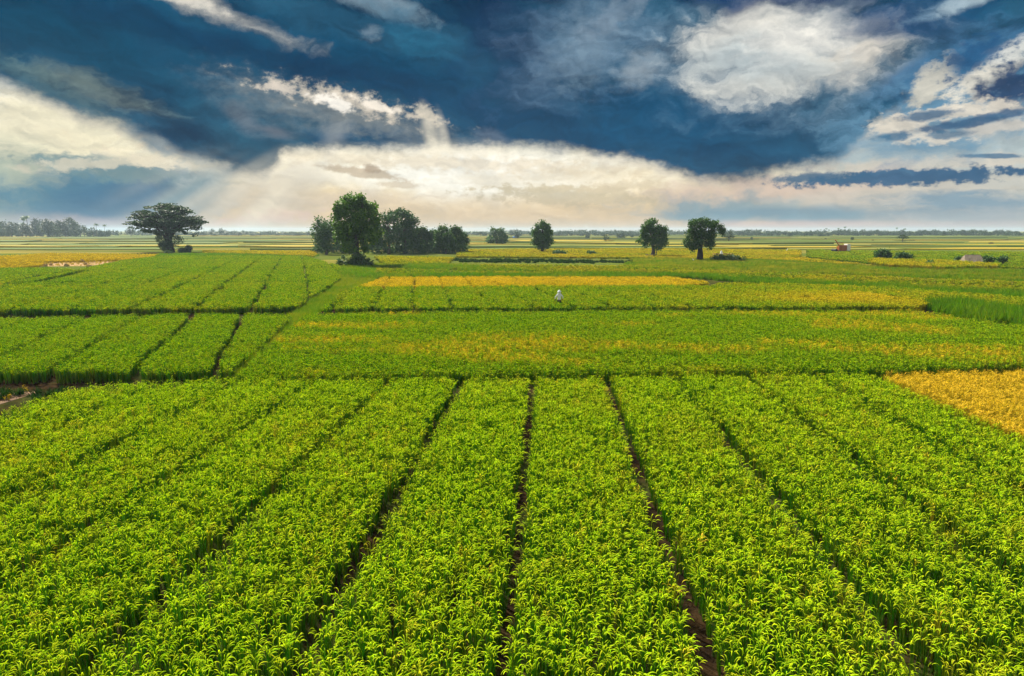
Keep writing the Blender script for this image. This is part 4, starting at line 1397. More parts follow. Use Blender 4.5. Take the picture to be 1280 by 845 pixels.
# ------------------------------------------------------------------ far trees
def far_tree_mesh(name, lobes, leaf, n, per, spread, seed, trunk_h, trunk_r, mat, flat=0):
    """(trunk mesh, crown mesh) of a tree only a few pixels tall"""
    V, N = leaves_mesh(lobes, n, per, leaf, spread, seed, flat)
    mb = MB()
    tube(mb, [(0, 0, -.1), (.1, 0, trunk_h * .5), (0, 0, trunk_h)], [trunk_r * 1.3, trunk_r, trunk_r * .6], 6)
    for q in lobes:
        limb(mb, (0, 0, trunk_h * .6), q[:3], trunk_r * .5, trunk_r * .15, seg=2, sides=4)
    cb = MB()
    cb.add(V, [(4 * i, 4 * i + 1, 4 * i + 2, 4 * i + 3) for i in range(N)])
    return mb.mesh(name + '_trunk', [M_BARK]), cb.mesh(name + '_crown', [mat])


def palm_mesh(name, h, seed):
    r = random.Random(seed)
    mb, cb = MB(), MB()
    lean = r.uniform(-1.2, 1.2)
    tube(mb, [(lean * t * t, 0, h * t) for t in np.linspace(0, 1, 6)], [.28 - .12 * t for t in np.linspace(0, 1, 6)], 6)
    for k in range(26):
        a = r.uniform(0, 6.283); L = r.uniform(3.0, 4.4); t0 = r.uniform(.1, 1.5)
        pts = []; rr, z = 0, 0
        for s in range(7):
            pts.append((rr, z)); an = t0 + 1.3 * (s / 6) ** 1.3
            rr += L / 6 * math.sin(an); z += L / 6 * math.cos(an)
        c, s_ = math.cos(a), math.sin(a)
        for side in (-1, 1):
            vs_ = []
            for i, (q, zz) in enumerate(pts):
                wv = .75 * math.sin(math.pi * min(1, (i + .6) / 6.6)) ** .6
                vs_.append((lean + q * c, q * s_, h + zz))
                vs_.append((lean + q * c - s_ * side * wv, q * s_ + c * side * wv, h + zz - wv * .45))
            for i in range(6):
                b0, b1 = np.array(vs_[2 * i]), np.array(vs_[2 * i + 2]); e0, e1 = np.array(vs_[2 * i + 1]), np.array(vs_[2 * i + 3])
                m_ = b0 + (b1 - b0) * .75
                cb.add([b0, m_, e0 + (e1 - e0) * .5, e0], [(0, 1, 2, 3)])
    return mb.mesh(name + '_trunk', [M_BARK]), cb.mesh(name + '_fronds', [L_DARK])


L_FAR = leaf_mat('far_leaves', (0.022, 0.052, 0.016), (0.042, 0.078, 0.022), None, .2)
ROUND = far_tree_mesh('round_crown', [(0, 0, 6.5, 3.4, 3.4, 2.6), (-1.8, .5, 5.2, 2.2, 2.2, 2.0), (1.9, -.4, 5.4, 2.3, 2.3, 2.0), (.3, 0, 8.2, 1.8, 1.8, 1.4)], .8, 110, 7, .6, 51, 5, .3, L_FAR)
TALL = far_tree_mesh('tall_crown', [(0, 0, 11, 3.2, 3.2, 3.6), (-1.2, 0, 7.5, 2.8, 2.8, 3), (1.4, 0, 6.5, 2.8, 2.8, 3), (.5, 0, 14.2, 2, 2, 1.8)], .95, 150, 7, .7, 52, 9, .35, L_FAR)
WIDE = far_tree_mesh('wide_crown', [(0, 0, 6.5, 4.5, 4, 1.7), (-3.6, 0, 5.6, 2.8, 2.5, 1.3), (3.4, .4, 5.7, 2.9, 2.5, 1.4), (.6, 0, 7.8, 2.8, 2.5, 1.0)], .8, 120, 7, .55, 53, 4.5, .4, L_FAR, .4)
BUSHY = far_tree_mesh('bushy_crown', [(0, 0, 3.0, 3.4, 3, 2.6), (-2.4, 0, 2.2, 2.2, 2, 2.0), (2.5, 0, 2.0, 2.4, 2, 1.9)], .8, 90, 7, .55, 54, 2, .3, L_FAR)
PALMS = [palm_mesh('palm', 13.5, 1), palm_mesh('palm', 16, 2), palm_mesh('palm', 12, 3)]
NAT = {ROUND: (9.6, 7.2), TALL: (16, 7.2), WIDE: (8.8, 12), BUSHY: (5.6, 9)}


def far_tree(me, px, py, htop, wpx, name, label, group=None, cat='tree', palm_h=None, ry=None):
    """a tree whose foot stands at a pixel, sized so its top reaches row htop"""
    p = at(px, py)
    k = p[1] / FPX
    o = empty(name, (p[0], p[1], 0), random.uniform(0, 6.283))
    link('trunk', me[0], o)
    link('fronds' if me in PALMS else 'crown', me[1], o)
    if me in PALMS:
        s = (py - htop) * k / (15.5 if palm_h is None else palm_h)
        o.scale = (s, s, s)
    else:
        h, wd = NAT[me]
        o.scale = (wpx * k / wd, wpx * k / wd, (py - htop) * k / h)
    tag(o, label, cat, group)
    return o


# wood at the left edge, about half a kilometre off
gw = 'trees of the dark wood at the left edge'
lw = [(-46, 273), (-34, 277), (-24, 274), (-14, 278)]
for i, (px, tp) in enumerate(lw):
    far_tree(TALL, px, 296.2, tp, 12, 'wood_tree', 'dark tree in the dense low part of the wood at the left edge', gw)
for i, (px, tp, w_, me) in enumerate([(2, 277, 12, TALL), (8, 278, 11, ROUND), (15, 278, 12, TALL), (22, 279, 9, TALL), (28, 282, 11, ROUND), (-4, 279, 10, ROUND), (38, 283, 12, BUSHY), (12, 284, 12, BUSHY), (33, 280, 13, TALL), (41, 281, 12, TALL), (24, 284, 12, BUSHY), (3, 285, 12, BUSHY)]):
    far_tree(me, px, 296 + (i % 3) * .35, tp, w_, 'wood_tree', 'dark tree in the dense low part of the wood at the left edge', gw)
for i, (px, tp, w_, me) in enumerate([(46, 273.5, 10, TALL), (53, 276, 10, ROUND), (60, 274.5, 13, TALL), (66, 277, 12, TALL), (75, 276, 12, TALL), (71, 282, 14, BUSHY), (51, 284, 12, BUSHY), (82, 279, 12, TALL), (62, 283, 12, BUSHY), (83, 284, 12, BUSHY)]):
    far_tree(me, px, 296 + (i % 3) * .35, tp, w_, 'wood_tree', 'round headed tree in the crowded middle of the wood at the left edge', gw)
for i, (px, tp, w_, me) in enumerate([(89, 272.5, 15, TALL), (94, 277, 9, TALL), (101, 281, 11, ROUND), (106, 283, 10, ROUND), (117, 285, 10, ROUND), (126, 287, 9, BUSHY), (136, 287, 8, BUSHY), (95, 284, 12, BUSHY), (112, 287, 11, BUSHY), (121, 288, 10, BUSHY), (131, 289, 10, BUSHY)]):
    far_tree(me, px, 295.8 + (i % 3) * .35, tp, w_, 'wood_tree', ['tallest broad headed tree of the wood at the left edge, right of the gap', 'low leafy tree in the ragged right end of the wood at the left edge'][min(i, 1)], gw)
for i, (px, tp) in enumerate([(33, 272.5), (37, 274), (29, 277), (121, 280), (131, 283)]):
    far_tree(PALMS[i % 3], px, 295.9 + (i % 2) * .4, tp, 8, 'palm_tree', 'slender palm rising out of the dark wood at the left edge', 'palms in the wood at the left edge')

# solitary trees out in the plain
SOLO = [
    (ROUND, 164, 296, 284.5, 11, 'pale grey round tree left of the umbrella shaped tree'),
    (ROUND, 265.5, 292.6, 286.3, 6, 'tiny round hazy tree right of the umbrella shaped tree'),
    (ROUND, 277, 294.6, 286, 7, 'small hazy tree on a thin trunk, a little further right of the umbrella shaped tree'),
    (ROUND, 911, 302, 289.3, 13, 'small round tree on a thin trunk right of the two spreading trees'),
    (WIDE, 1128, 303, 293.4, 15, 'dark open crowned tree alone on the plain at the right'),
    (ROUND, 757.5, 303, 294, 8, 'small dark tree with a forked trunk between the lone tree and the dark round tree'),
    (BUSHY, 646, 298, 289.3, 9, 'dark round tree over the blue shelter'),
    (WIDE, 601, 296, 289.6, 10, 'flat hazy tree left of the wide bushy tree'),
    (BUSHY, 734, 298, 293.8, 7, 'small dark bush on the plain right of the lone tree'),
    (BUSHY, 776, 297.6, 291, 13, 'dark flat topped clump left of the dark round tree'),
    (BUSHY, 790, 297, 292.6, 6, 'little dark clump close left of the dark round tree'),
    (ROUND, 709, 295, 288.5, 8, 'hazy tree with a pointed top right of the lone tree'),
    (BUSHY, 939.5, 300.5, 296, 4, 'tiny dark bush on the plain right of the small round tree'),
    (BUSHY, 1065, 300.5, 296, 5, 'tiny dark bush on the plain above the harvester'),
    (BUSHY, 1239, 305.5, 302.5, 6, 'tiny dark bush on the plain at far right'),
    (BUSHY, 1091, 301.5, 299.5, 3, 'speck of a bush between the harvester and the open crowned tree'),
    (BUSHY, 1032, 300, 297.5, 4, 'faint little bush on the plain left above the harvester'),
]
for me, px, py, tp, w_, lb in SOLO:
    far_tree(me, px, py, tp, w_, 'plain_tree', lb)

# tree line along the horizon
gl = 'hazy trees along the horizon'
r_ = random.Random(21)
segs = [
    (1040, 1280, 60, 287, 291.5, 295.0, 'hazy blue tree in the thick tree line along the right horizon'),
    (920, 1040, 26, 289.5, 292, 295.4, 'small hazy tree in the broken horizon row behind the harvester'),
    (690, 800, 22, 289.5, 292, 295.2, 'faint horizon tree between the lone tree and the dark round tree'),
    (575, 690, 14, 289.8, 292, 295.2, 'faint horizon tree behind the wide bushy tree'),
    (250, 400, 24, 289.8, 292, 294.8, 'faint horizon tree between the umbrella shaped tree and the wood'),
]
for x0, x1, n_, t0, t1, foot, lb in segs:
    for i in range(n_):
        px = x0 + (x1 - x0) * (i + r_.random()) / n_
        me = r_.choice([ROUND, BUSHY, BUSHY, WIDE, ROUND])
        far_tree(me, px, foot + r_.uniform(-.5, .2), r_.uniform(t0, t1), r_.uniform(6, 12), 'horizon_tree', lb, gl)
for px, tp, lb in [(1026, 288, 0), (1032, 285.5, 0), (1036, 286.5, 0), (1047, 286.5, 0), (1055, 285, 0), (1121, 286, 1), (1130, 285, 1), (1195, 288, 1), (1203, 287.5, 1), (1225, 288.5, 1)]:
    far_tree(PALMS[r_.randrange(3)], px, 294, tp, 6, 'palm_tree', ['hazy palm standing above the tree line over the harvester', 'hazy palm standing above the thick tree line at far right'][lb], 'hazy palms on the horizon')
# the farthest belt reads as one mass
mb = MB()
Vs = []
rr_ = np.random.default_rng(3)
lob = []
for i in range(520):
    a = R(rr_.uniform(-44, 44))
    d = rr_.uniform(1150, 1500)
    h = rr_.uniform(3.5, 7) * (0.6 + .8 * vnoise(np.array([a * 20]), np.array([0.]), 1, 9)[0])
    lob.append((math.sin(a) * d, math.cos(a) * d, h * .5, rr_.uniform(6, 18), 8, h * .62))
V, N = leaves_mesh(lob, 9000, 7, 2.2, 1.0, 91, shell=.3)
o = leaves_object('distant_treeline', V, N, L_FAR, None)
tag(o, 'pale blue belt of far woods along the whole horizon', 'woods', kind='stuff')

# hedge-like bushes and the crops by the hut
for px, py, rx, ry, lb in [(1104, 325.5, 8.5, 12, 'tall dark bush behind the young maize, left one of two'), (1130, 327, 10, 10, 'wide dark bush behind the young maize, right one of two'),
                           (1163, 334, 3.2, 6, 'small round dark bush in front of the maize rows'), (740, 319, 5, 3.5, 'low dark scrub right of the lone tree'), (700, 319, 8, 4, 'low dark scrub close to the lone tree')]:
    g = Frame(px, py)
    V, N = leaves_mesh([(0, 0, ry * g.k * .5, rx * g.k, rx * g.k * .7, ry * g.k * .5), (-rx * g.k * .5, 0, ry * g.k * .5, rx * g.k * .55, rx * g.k * .5, ry * g.k * .55)], 260 if rx > 5 else 90, 9, .34, .28, int(px))
    o = leaves_object('bush', V, N, L_DARK, None); o.location = (g.xy[0], g.xy[1], 0); o.scale = (T, T, T)
    tag(o, lb, 'bush')
strip('maize', [(1084, 326), (1100, 331), (1180, 334.5), (1250, 333), (1230, 327), (1150, 325.5), (1096, 323)], RICE_FAR, .85, .45, .35, 'rows of yellowing maize in front of the two dark bushes', 'maize', h=1.5, seed=81, sx=4)

# thatched hut
THATCH = plain_mat('thatch', (0.12, 0.095, 0.065), (0.27, 0.22, 0.16), 6, bump=.9)
HWALL = plain_mat('hut_boards', (0.05, 0.035, 0.022), (0.10, 0.07, 0.045), 6)
g = Frame(1215, 332)
root = empty('thatched_hut', (g.xy[0], g.xy[1], 0), R(-12)); root.scale = (T, T, T)
tag(root, 'low hut with a pale thatched roof between the bushes at the right', 'hut')
W, Dp, H0, H1 = 1.15, 1.0, .80, 1.75
mb = MB()
e = .28
for s in (-1, 1):
    nz = 9
    vs_, fs_ = [], []
    for i in range(nz + 1):
        t = -1 + 2 * i / nz
        jag = .07 * random.uniform(-1, 1)
        for k, (yy_, zz_) in enumerate([(s * (Dp + e + jag), H0 - .22 + jag * .5), (s * (Dp * .5), (H0 + H1) * .52), (0, H1 + .02 * math.sin(i * 2))]):
            vs_.append((t * (W + e - .3 * (k == 2)), yy_, zz_))
    for i in range(nz):
        for k in range(2):
            a = i * 3 + k
            fs_.append((a, a + 3, a + 4, a + 1))
    mb.add(vs_, fs_)
for s in (-1, 1):
    mb.add([(s * (W + e), -Dp - e, H0 - .2), (s * (W + e), Dp + e, H0 - .2), (s * (W + e - .3), 0, H1)], [(0, 1, 2)])
me = mb.mesh('roof', [THATCH])
o = link('roof', me, root)
sm = o.modifiers.new('thickness', 'SOLIDIFY'); sm.thickness = .14
mb = MB()
mb.add([(-W, -Dp, 0), (-.45, -Dp, 0), (-.45, -Dp, H0), (-W, -Dp, H0), (.45, -Dp, 0), (W, -Dp, 0), (W, -Dp, H0), (.45, -Dp, H0), (-W, Dp, 0), (W, Dp, 0), (W, Dp, H0), (-W, Dp, H0)],
       [(0, 1, 2, 3), (4, 5, 6, 7), (8, 9, 10, 11), (0, 3, 11, 8), (5, 9, 10, 6)])
o = link('wall', mb.mesh('wall', [HWALL]), root)
sm = o.modifiers.new('thickness', 'SOLIDIFY'); sm.thickness = .06
for px, py, w_, h_, lb, sd_ in [(1234, 334, 15, 14, 'small spreading tree in front of the thatched hut', 61), (1253, 333, 12, 12.5, 'small thin tree right of the thatched hut', 62), (1199, 330.5, 9, 9.5, 'small dark shrubby tree left of the thatched hut', 63)]:
    g = Frame(px, py)
    k = g.k
    tree('small_tree', lb, g.xy, [(0, 0, h_ * k * .72, w_ * k * .42, w_ * k * .4, h_ * k * .25), (-w_ * k * .28, 0, h_ * k * .62, w_ * k * .25, w_ * k * .25, h_ * k * .2), (w_ * k * .3, .1, h_ * k * .65, w_ * k * .24, w_ * k * .25, h_ * k * .2)],
         [(0, 0, 0, .09), (.05, 0, h_ * k * .3, .07), (0, 0, h_ * k * .55, .05)], leaf=.24, n=150, per=8, spread=.2, mat=L_DARK, seed=sd_)

# straw heaps on the stubble
STRAW = plain_mat('straw_heap', (0.28, 0.17, 0.05), (0.48, 0.33, 0.13), 5, bump=1)
heaps = [(57, 333, 5, 3.2), (64, 332, 4, 3.6), (83, 333, 6, 4.0), (103, 328, 5, 4.6), (107, 331, 4, 3.2), (112, 333.5, 6, 3.0), (150, 327.5, 5, 2.4), (24, 327.4, 6, 2.2)]
for i, (px, py, wd, ht) in enumerate(heaps):
    g = Frame(px, py)
    mo = bmesh.new()
    bmesh.ops.create_icosphere(mo, subdivisions=4, radius=1)
    for v in mo.verts:
        q = .16 * math.sin(v.co.x * 5 + i) + .14 * math.sin(v.co.y * 7 + 2 * i) + random.uniform(-.09, .09)
        v.co *= 1 + q
        v.co.x *= wd * g.k * .5; v.co.y *= wd * g.k * .4; v.co.z *= ht * g.k * .8
    me = bpy.data.meshes.new('heap'); mo.to_mesh(me); mo.free(); me.materials.append(STRAW)
    o = link('straw_heap', me, None, (g.xy[0], g.xy[1], 0)); o.scale = (T, T, T)
    tag(o, ['heap of cut straw lying on the tan stubble at the left', 'straw heap at the right tip of the stubble, by the green field', 'straw heap above the small wedge of ripe rice at the left edge'][0 if i < 6 else i - 5], 'straw heap', 'heaps of cut straw' if i < 6 else None)


# ------------------------------------------------------------------ harvester
def paint(name, c, rough=.45, metal=0.0):
    return plain_mat(name, tuple(v * .85 for v in c), c, 3, rough, bump=0, spec=.4)


ORANGE, WHITEP, BLACKP, GLASS = paint('orange_paint', (0.34, 0.10, 0.025)), paint('white_panel', (0.74, 0.72, 0.68)), paint('black_rubber', (0.02, 0.02, 0.02), .8), paint('dark_glass', (0.03, 0.04, 0.05), .1)


def bev_box(x0, x1, y0, y1, z0, z1, b=.04, slope=None):
    bm = bmesh.new()
    bmesh.ops.create_cube(bm, size=1)
    for v in bm.verts:
        v.co = Vector((x0 + (v.co.x + .5) * (x1 - x0), y0 + (v.co.y + .5) * (y1 - y0), z0 + (v.co.z + .5) * (z1 - z0)))
        if slope and v.co.z > (z0 + z1) / 2:
            v.co.x += slope
    bmesh.ops.bevel(bm, geom=bm.edges[:], offset=b, segments=2, affect='EDGES')
    return bm


def join(parts):
    bm = bmesh.new()
    for p in parts:
        me = bpy.data.meshes.new('x'); p.to_mesh(me); p.free()
        bm.from_mesh(me); bpy.data.meshes.remove(me)
    return bm


def part(name, bm, mat, parent, loc=(0, 0, 0), smooth=False):
    me = bpy.data.meshes.new(name); bm.to_mesh(me); bm.free(); me.materials.append(mat)
    if smooth:
        for p in me.polygons: p.use_smooth = True
    return link(name, me, parent, loc)


def cyl(r, w_, axis='Y', seg=24):
    bm = bmesh.new()
    bmesh.ops.create_cone(bm, cap_ends=True, segments=seg, radius1=r, radius2=r, depth=w_)
    bmesh.ops.bevel(bm, geom=[e for e in bm.edges if len(e.link_faces) == 2 and e.calc_face_angle(0) > 1], offset=min(.03, r * .1), segments=2, affect='EDGES')
    if axis == 'Y':
        bmesh.ops.rotate(bm, verts=bm.verts, matrix=Matrix.Rotation(math.pi / 2, 3, 'X'))
    elif axis == 'X':
        bmesh.ops.rotate(bm, verts=bm.verts, matrix=Matrix.Rotation(math.pi / 2, 3, 'Y'))
    return bm


g = Frame(1053, 316)
root = empty('harvester', (g.xy[0], g.xy[1], 0), R(8)); root.scale = (T, T, T)
tag(root, 'small orange and white harvester working in the far rice on the right', 'harvester')
part('body', join([bev_box(-.9, .75, -.75, .75, .55, 2.05, .06), bev_box(-1.35, -.85, -.6, .6, .7, 1.7, .05, -.1)]), ORANGE, root)
part('grain_tank', bev_box(.78, 1.75, -.8, .8, .6, 2.35, .07), WHITEP, root)
cab = part('roof', join([bev_box(-1.5, -.5, -.65, .65, 2.55, 2.66, .03)] + [bev_box(a, a + .06, b, b + .06, 2.04, 2.56, .01) for a in (-1.35, -.6) for b in (-.6, .54)]), ORANGE, root)
part('auger', (lambda bm: (bmesh.ops.rotate(bm, verts=bm.verts, matrix=Matrix.Rotation(R(-38), 3, 'Y')), bm)[1])(cyl(.13, 2.2, 'Z')), ORANGE, root, (-1.45, .3, 2.6))
for sy in (-.72, .72):
    t = part('track', join([bev_box(-1.3, 1.5, sy - .2, sy + .2, .06, .52, .16)]), BLACKP, root)
    for k in range(4):
        part('wheel', cyl(.2, .06), ORANGE, t, (-.9 + k * .65, sy - .235 if sy < 0 else sy + .235, .3))
part('cutter_head', join([bev_box(-2.2, -1.9, -1.1, 1.1, .15, .6, .05), bev_box(-2.5, -2.2, -1.1, -1.02, .1, .45, .02), bev_box(-2.5, -2.2, 1.02, 1.1, .1, .45, .02), bev_box(-1.9, -1.3, -.3, .3, .35, .75, .04)]), ORANGE, root)
reel = cyl(.34, 2.0)
part('reel', reel, BLACKP, root, (-2.35, 0, .75))

# blue shelter under the dark tree
g = Frame(643.5, 297.6)
root = empty('tarp_shelter', (g.xy[0], g.xy[1], 0)); root.scale = (T, T, T); tag(root, 'tiny bright blue shelter beneath the dark tree on the plain', 'shelter')
BLUE = paint('blue_tarp', (0.03, 0.16, 0.55), .6)
k = g.k
mb = MB()
hw, hd, hh = 2.6 * k, 2.2 * k, 2.2 * k
vs_, fs_ = [], []
for i in range(9):
    x = -hw + 2 * hw * i / 8
    for j, (y, z) in enumerate([(-hd, hh * .55), (-hd * .5, hh * .82), (0, hh), (hd * .5, hh * .82), (hd, hh * .55)]):
        vs_.append((x, y, z - .12 * math.sin(math.pi * i / 8) + .03 * math.sin(i * 3 + j)))
for i in range(8):
    for j in range(4):
        fs_.append((i * 5 + j, i * 5 + j + 1, i * 5 + j + 6, i * 5 + j + 5))
mb.add(vs_, fs_)
mb.add([(-hw, -hd, hh * .53), (hw, -hd, hh * .53), (hw, -hd - .05, .2), (-hw, -hd - .05, .2)], [(0, 1, 2, 3)])
o = link('tarp', mb.mesh('tarp', [BLUE]), root); sm = o.modifiers.new('thickness', 'SOLIDIFY'); sm.thickness = .04
for sx in (-1, 1):
    for sy in (-1, 1):
        mb = MB(); tube(mb, [(sx * hw * .95, sy * hd * .9, 0), (sx * hw * .95, sy * hd * .9, hh * .58)], [.08, .08], 6)
        link('pole', mb.mesh('pole', [M_BARK]), root)

# white flag-like scarecrow cloth, egrets and a white post
CLOTH = plain_mat('white_cloth', (0.72, 0.72, 0.70), (0.82, 0.82, 0.80), 4, bump=.2)
g = Frame(901, 323.5)
root = empty('scarecrow_flag', (g.xy[0] + .2, g.xy[1] + .5, 0)); root.scale = (T, T, T); tag(root, 'small white peaked cloth on a stick above the straw bank', 'cloth flag')
mb = MB(); tube(mb, [(0, 0, 0), (0, 0, 1.72)], [.02, .02], 6); link('stick', mb.mesh('stick', [M_BARK]), root)
mb = MB(); vs_ = []
for i in range(9):
    t = i / 8
    for a in range(10):
        th = a / 10 * 6.283
        rr = (.05 + .30 * t ** .8) * (1 + .25 * math.sin(3 * th + t * 3))
        vs_.append((rr * math.cos(th), rr * math.sin(th) * .6, 1.74 - .85 * t))
mb.add(vs_, [(i * 10 + a, i * 10 + (a + 1) % 10, (i + 1) * 10 + (a + 1) % 10, (i + 1) * 10 + a) for i in range(8) for a in range(10)])
link('cloth', mb.mesh('cloth', [CLOTH], True), root)


def skin_mesh(name, pts, edges, radii, mat, levels=2, root_i=0):
    me = bpy.data.meshes.new(name)
    me.from_pydata(pts, edges, [])
    me.materials.append(mat)
    o = bpy.data.objects.new(name, me)
    COL.objects.link(o)
    sk = o.modifiers.new('skin', 'SKIN'); sk.use_smooth_shade = True
    for i, r in enumerate(radii):
        rr = r if isinstance(r, tuple) else (r, r)
        me.skin_vertices[0].data[i].radius = rr
        me.skin_vertices[0].data[i].use_root = (i == root_i)
    sb = o.modifiers.new('sub', 'SUBSURF'); sb.levels = levels; sb.render_levels = levels
    return o


def egret(px, py, label, face):
    g = Frame(px, py)
    root = empty('egret', (g.xy[0], g.xy[1], .05), face); root.scale = (T, T, T); tag(root, label, 'bird')
    k = g.k * 4.2 / 1.0
    s = k
    P_ = [(0, 0, .42), (.16, 0, .50), (.26, 0, .62), (.24, 0, .76), (.30, 0, .88), (.36, 0, .90), (-.18, 0, .38), (-.32, 0, .34), (.03, .05, .22), (.03, .05, .0), (.03, -.05, .22), (.03, -.05, 0)]
    E_ = [(0, 1), (1, 2), (2, 3), (3, 4), (4, 5), (0, 6), (6, 7), (0, 8), (8, 9), (0, 10), (10, 11)]
    R_ = [.14, .10, .045, .035, .045, .02, .11, .04, .02, .015, .02, .015]
    o = skin_mesh('body', [tuple(s * c for c in p) for p in P_], E_, [r * s for r in R_], CLOTH)
    o.parent = root
    mb = MB(); tube(mb, [(s * .37, 0, s * .90), (s * .52, 0, s * .87)], [s * .015, s * .003], 6)
    link('beak', mb.mesh('beak', [paint('beak_yellow', (.6, .38, .05))]), root)


egret(867, 327, 'small white bird at the foot of the spreading tree', 2.4)
egret(983.5, 314.5, 'tiny white bird upright in the open field left of the harvester', .5)
g = Frame(431, 334)
root = empty('marker_post', (g.xy[0], g.xy[1] - .4, 0)); root.scale = (T, T, T); tag(root, 'short white post beside the small dark sapling', 'post')
part('shaft', bev_box(-.10, .10, -.10, .10, 0, .80, .03), CLOTH, root)
part('cap', bev_box(-.12, .12, -.12, .12, .80, .92, .03), CLOTH, root)

# ------------------------------------------------------------------ the person in white
g0 = at(699, 378.5, TOP)
root = empty('person', (g0[0], g0[1], .09), R(4))
tag(root, 'person in a loose white shirt and pale hat standing waist deep in the green rice', 'person')
SKIN = plain_mat('skin', (0.24, 0.12, 0.07), (0.28, 0.15, 0.09), 8, .55, bump=0)
SHIRT = plain_mat('white_shirt', (0.74, 0.71, 0.69), (0.82, 0.80, 0.78), 7, .85, bump=.5)
TROUS = plain_mat('dark_trousers', (0.025, 0.025, 0.03), (0.05, 0.05, 0.055), 7, .85, bump=.3)
HAT = plain_mat('pale_hat', (0.60, 0.62, 0.62), (0.72, 0.74, 0.74), 20, .8, bump=.3)
# body seen from behind, arms held a little away, weight on both feet in the mud
bp_ = [(0, 0, .94), (0, .01, 1.12), (0, .02, 1.32), (0, .02, 1.45), (0, .03, 1.53), (0, .05, 1.62), (0, .05, 1.72),
       (.17, .01, 1.41), (.35, .03, 1.20), (.36, .16, .99), (.36, .20, .91), (-.17, .01, 1.41), (-.36, .02, 1.20), (-.375, .14, .98), (-.375, .18, .90),
       (.10, 0, .88), (.12, .03, .48), (.12, -.01, .10), (.12, .10, .03), (-.10, 0, .88), (-.12, .05, .48), (-.13, .02, .10), (-.13, .13, .03)]
be_ = [(0, 1), (1, 2), (2, 3), (3, 4), (4, 5), (5, 6), (2, 7), (7, 8), (8, 9), (9, 10), (2, 11), (11, 12), (12, 13), (13, 14), (0, 15), (15, 16), (16, 17), (17, 18), (0, 19), (19, 20), (20, 21), (21, 22)]
br_ = [(.15, .11), (.145, .10), (.16, .11), (.07, .07), (.055, .055), (.085, .10), (.075, .085), .065, .045, .036, .03, .065, .045, .036, .03, .085, .06, .042, .04, .085, .06, .042, .04]
o = skin_mesh('body', bp_, be_, br_, SKIN); o.parent = root
# fingers
for s in (-1, 1):
    hx, hy, hz = (.36, .20, .91) if s > 0 else (-.375, .18, .90)
    for q in range(4):
        P_ = [(hx + (q - 1.5) * .012, hy, hz), (hx + (q - 1.5) * .021, hy + .035, hz - .05), (hx + (q - 1.5) * .023, hy + .04, hz - .085 + .006 * abs(q - 1.4)), (hx + (q - 1.5) * .022, hy + .03, hz - .115 + .008 * abs(q - 1.4))]
        o = skin_mesh('finger', P_, [(0, 1), (1, 2), (2, 3)], [.012, .009, .008, .007], SKIN, 1); o.parent = root
    P_ = [(hx - s * .02, hy, hz), (hx - s * .045, hy + .025, hz - .03), (hx - s * .045, hy + .04, hz - .06)]
    o = skin_mesh('finger', P_, [(0, 1), (1, 2)], [.014, .011, .009], SKIN, 1); o.parent = root
# loose shirt with sleeves, hem below the hips
sp_ = [(0, 0, .90), (0, 0, 1.02), (0, .01, 1.16), (0, .02, 1.34), (0, .02, 1.46), (.18, .01, 1.42), (.35, .03, 1.20), (.36, .13, 1.02), (-.18, .01, 1.42), (-.36, .02, 1.20), (-.375, .11, 1.01)]
se_ = [(0, 1), (1, 2), (2, 3), (3, 4), (3, 5), (5, 6), (6, 7), (3, 8), (8, 9), (9, 10)]
sr_ = [(.19, .15), (.18, .14), (.165, .13), (.18, .13), (.08, .08), .09, .07, .06, .09, .07, .06]
o = skin_mesh('shirt', sp_, se_, sr_, SHIRT); o.parent = root
tp_ = [(0, 0, .95), (.10, 0, .84), (.12, .03, .50), (.12, .0, .22), (-.10, 0, .84), (-.12, .05, .50), (-.13, .02, .22)]
o = skin_mesh('trousers', tp_, [(0, 1), (1, 2), (2, 3), (0, 4), (4, 5), (5, 6)], [(.17, .13), .10, .085, .07, .10, .085, .07], TROUS); o.parent = root
# hood cloth hanging from a pointed hat
mb = MB(); vs_ = []
prof = [(.01, 1.90), (.05, 1.86), (.11, 1.80), (.17, 1.745), (.205, 1.715), (.20, 1.705), (.15, 1.73), (.10, 1.76)]
for rr, z in prof:
    for a in range(20):
        th = a / 20 * 6.283
        vs_.append((rr * math.cos(th), .05 + rr * math.sin(th), z))
mb.add(vs_, [(i * 20 + a, i * 20 + (a + 1) % 20, (i + 1) * 20 + (a + 1) % 20, (i + 1) * 20 + a) for i in range(len(prof) - 1) for a in range(20)] + [tuple(range(19, -1, -1))])
hat = link('hat', mb.mesh('hat', [HAT], True), root)
mb = MB(); vs_ = []
for i in range(7):
    t = i / 6
    for a in range(13):
        th = math.pi + (a / 12) * math.pi + 0
        rr = .115 + .05 * t + .012 * math.sin(5 * th)
        vs_.append((rr * math.cos(th), .05 + rr * .95 * math.sin(th), 1.75 - .30 * t))
mb.add(vs_, [(i * 13 + a, i * 13 + a + 1, (i + 1) * 13 + a + 1, (i + 1) * 13 + a) for i in range(6) for a in range(12)])
o = link('neck_cloth', mb.mesh('neck_cloth', [HAT], True), root); sm = o.modifiers.new('thickness', 'SOLIDIFY'); sm.thickness = .008

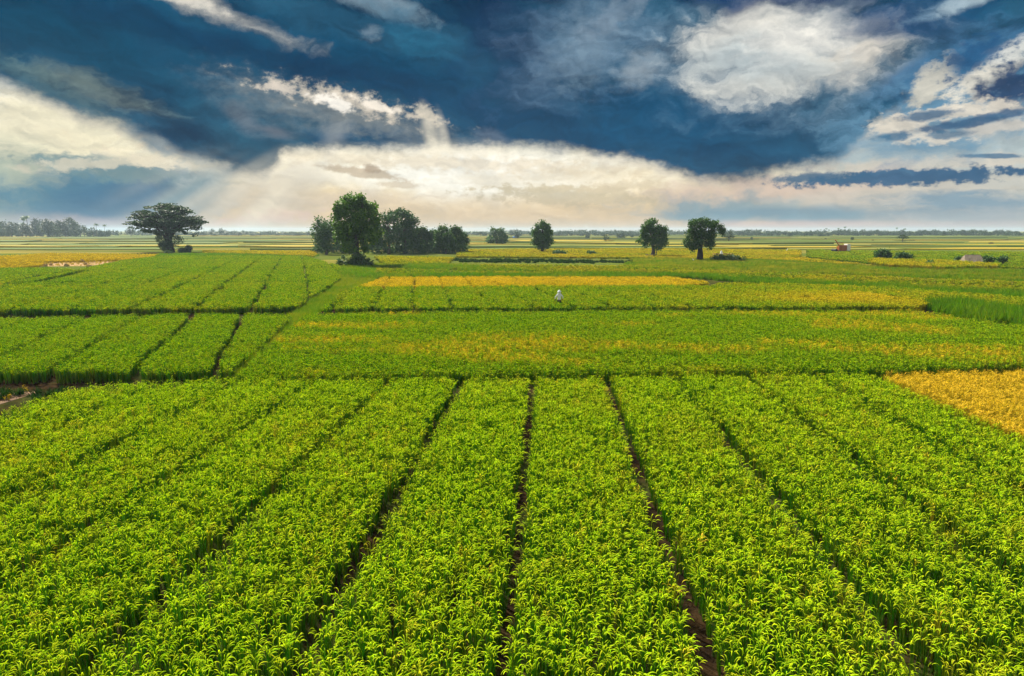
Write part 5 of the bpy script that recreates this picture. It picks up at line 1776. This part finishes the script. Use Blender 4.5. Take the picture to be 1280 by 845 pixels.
# face, turned towards the far trees
mb = MB()
tube(mb, [(0, .145, 1.665), (0, .165, 1.63), (0, .15, 1.615)], [.008, .016, .010], 8)
link('nose', mb.mesh('nose', [SKIN], True), root)
for sx in (-1, 1):
    b = bmesh.new(); bmesh.ops.create_uvsphere(b, u_segments=12, v_segments=8, radius=.014)
    part('eye', b, paint('eye_dark', (.03, .02, .02), .2), root, (sx * .033, .132, 1.665), True)
    b = bmesh.new(); bmesh.ops.create_uvsphere(b, u_segments=10, v_segments=8, radius=.03)
    for v in b.verts: v.co.x *= .35
    part('ear', b, SKIN, root, (sx * .085, .045, 1.65), True)
b = bmesh.new(); bmesh.ops.create_uvsphere(b, u_segments=12, v_segments=8, radius=.024)
for v in b.verts: v.co.z *= .3; v.co.y *= .4
part('mouth', b, paint('lips', (.2, .07, .05), .5), root, (0, .138, 1.59), True)
b = bmesh.new(); bmesh.ops.create_uvsphere(b, u_segments=16, v_segments=10, radius=.105)
for v in b.verts: v.co.y *= 1.05; v.co.z *= .75
part('hair', b, paint('black_hair', (.015, .013, .012), .6), root, (0, .03, 1.70), True)

# ------------------------------------------------------------------ air
def add_haze():
    hz = bpy.data.materials.new('haze')
    hz.use_nodes = True
    t = hz.node_tree
    t.nodes.clear()
    n = NB(t)
    pv = n.new('ShaderNodeVolumePrincipled')
    pv.inputs['Color'].default_value = (0.56, 0.72, 0.90, 1)
    pv.inputs['Density'].default_value = 0.00016
    pv.inputs['Anisotropy'].default_value = 0.2
    o = n.new('ShaderNodeOutputMaterial')
    n.put(o.inputs['Volume'], pv.outputs[0])
    bm = bmesh.new()
    bmesh.ops.create_cube(bm, size=1)
    for v in bm.verts:
        v.co = Vector((v.co.x * 2 * (EXT + 40), -440 if v.co.y < 0 else EXT + 40, -1.0 if v.co.z < 0 else 29.0))
    me = bpy.data.meshes.new('haze'); bm.to_mesh(me); bm.free(); me.materials.append(hz)
    tag(link('haze', me), 'thin blue grey haze filling the air over the plain', 'haze', kind='stuff')


add_haze()
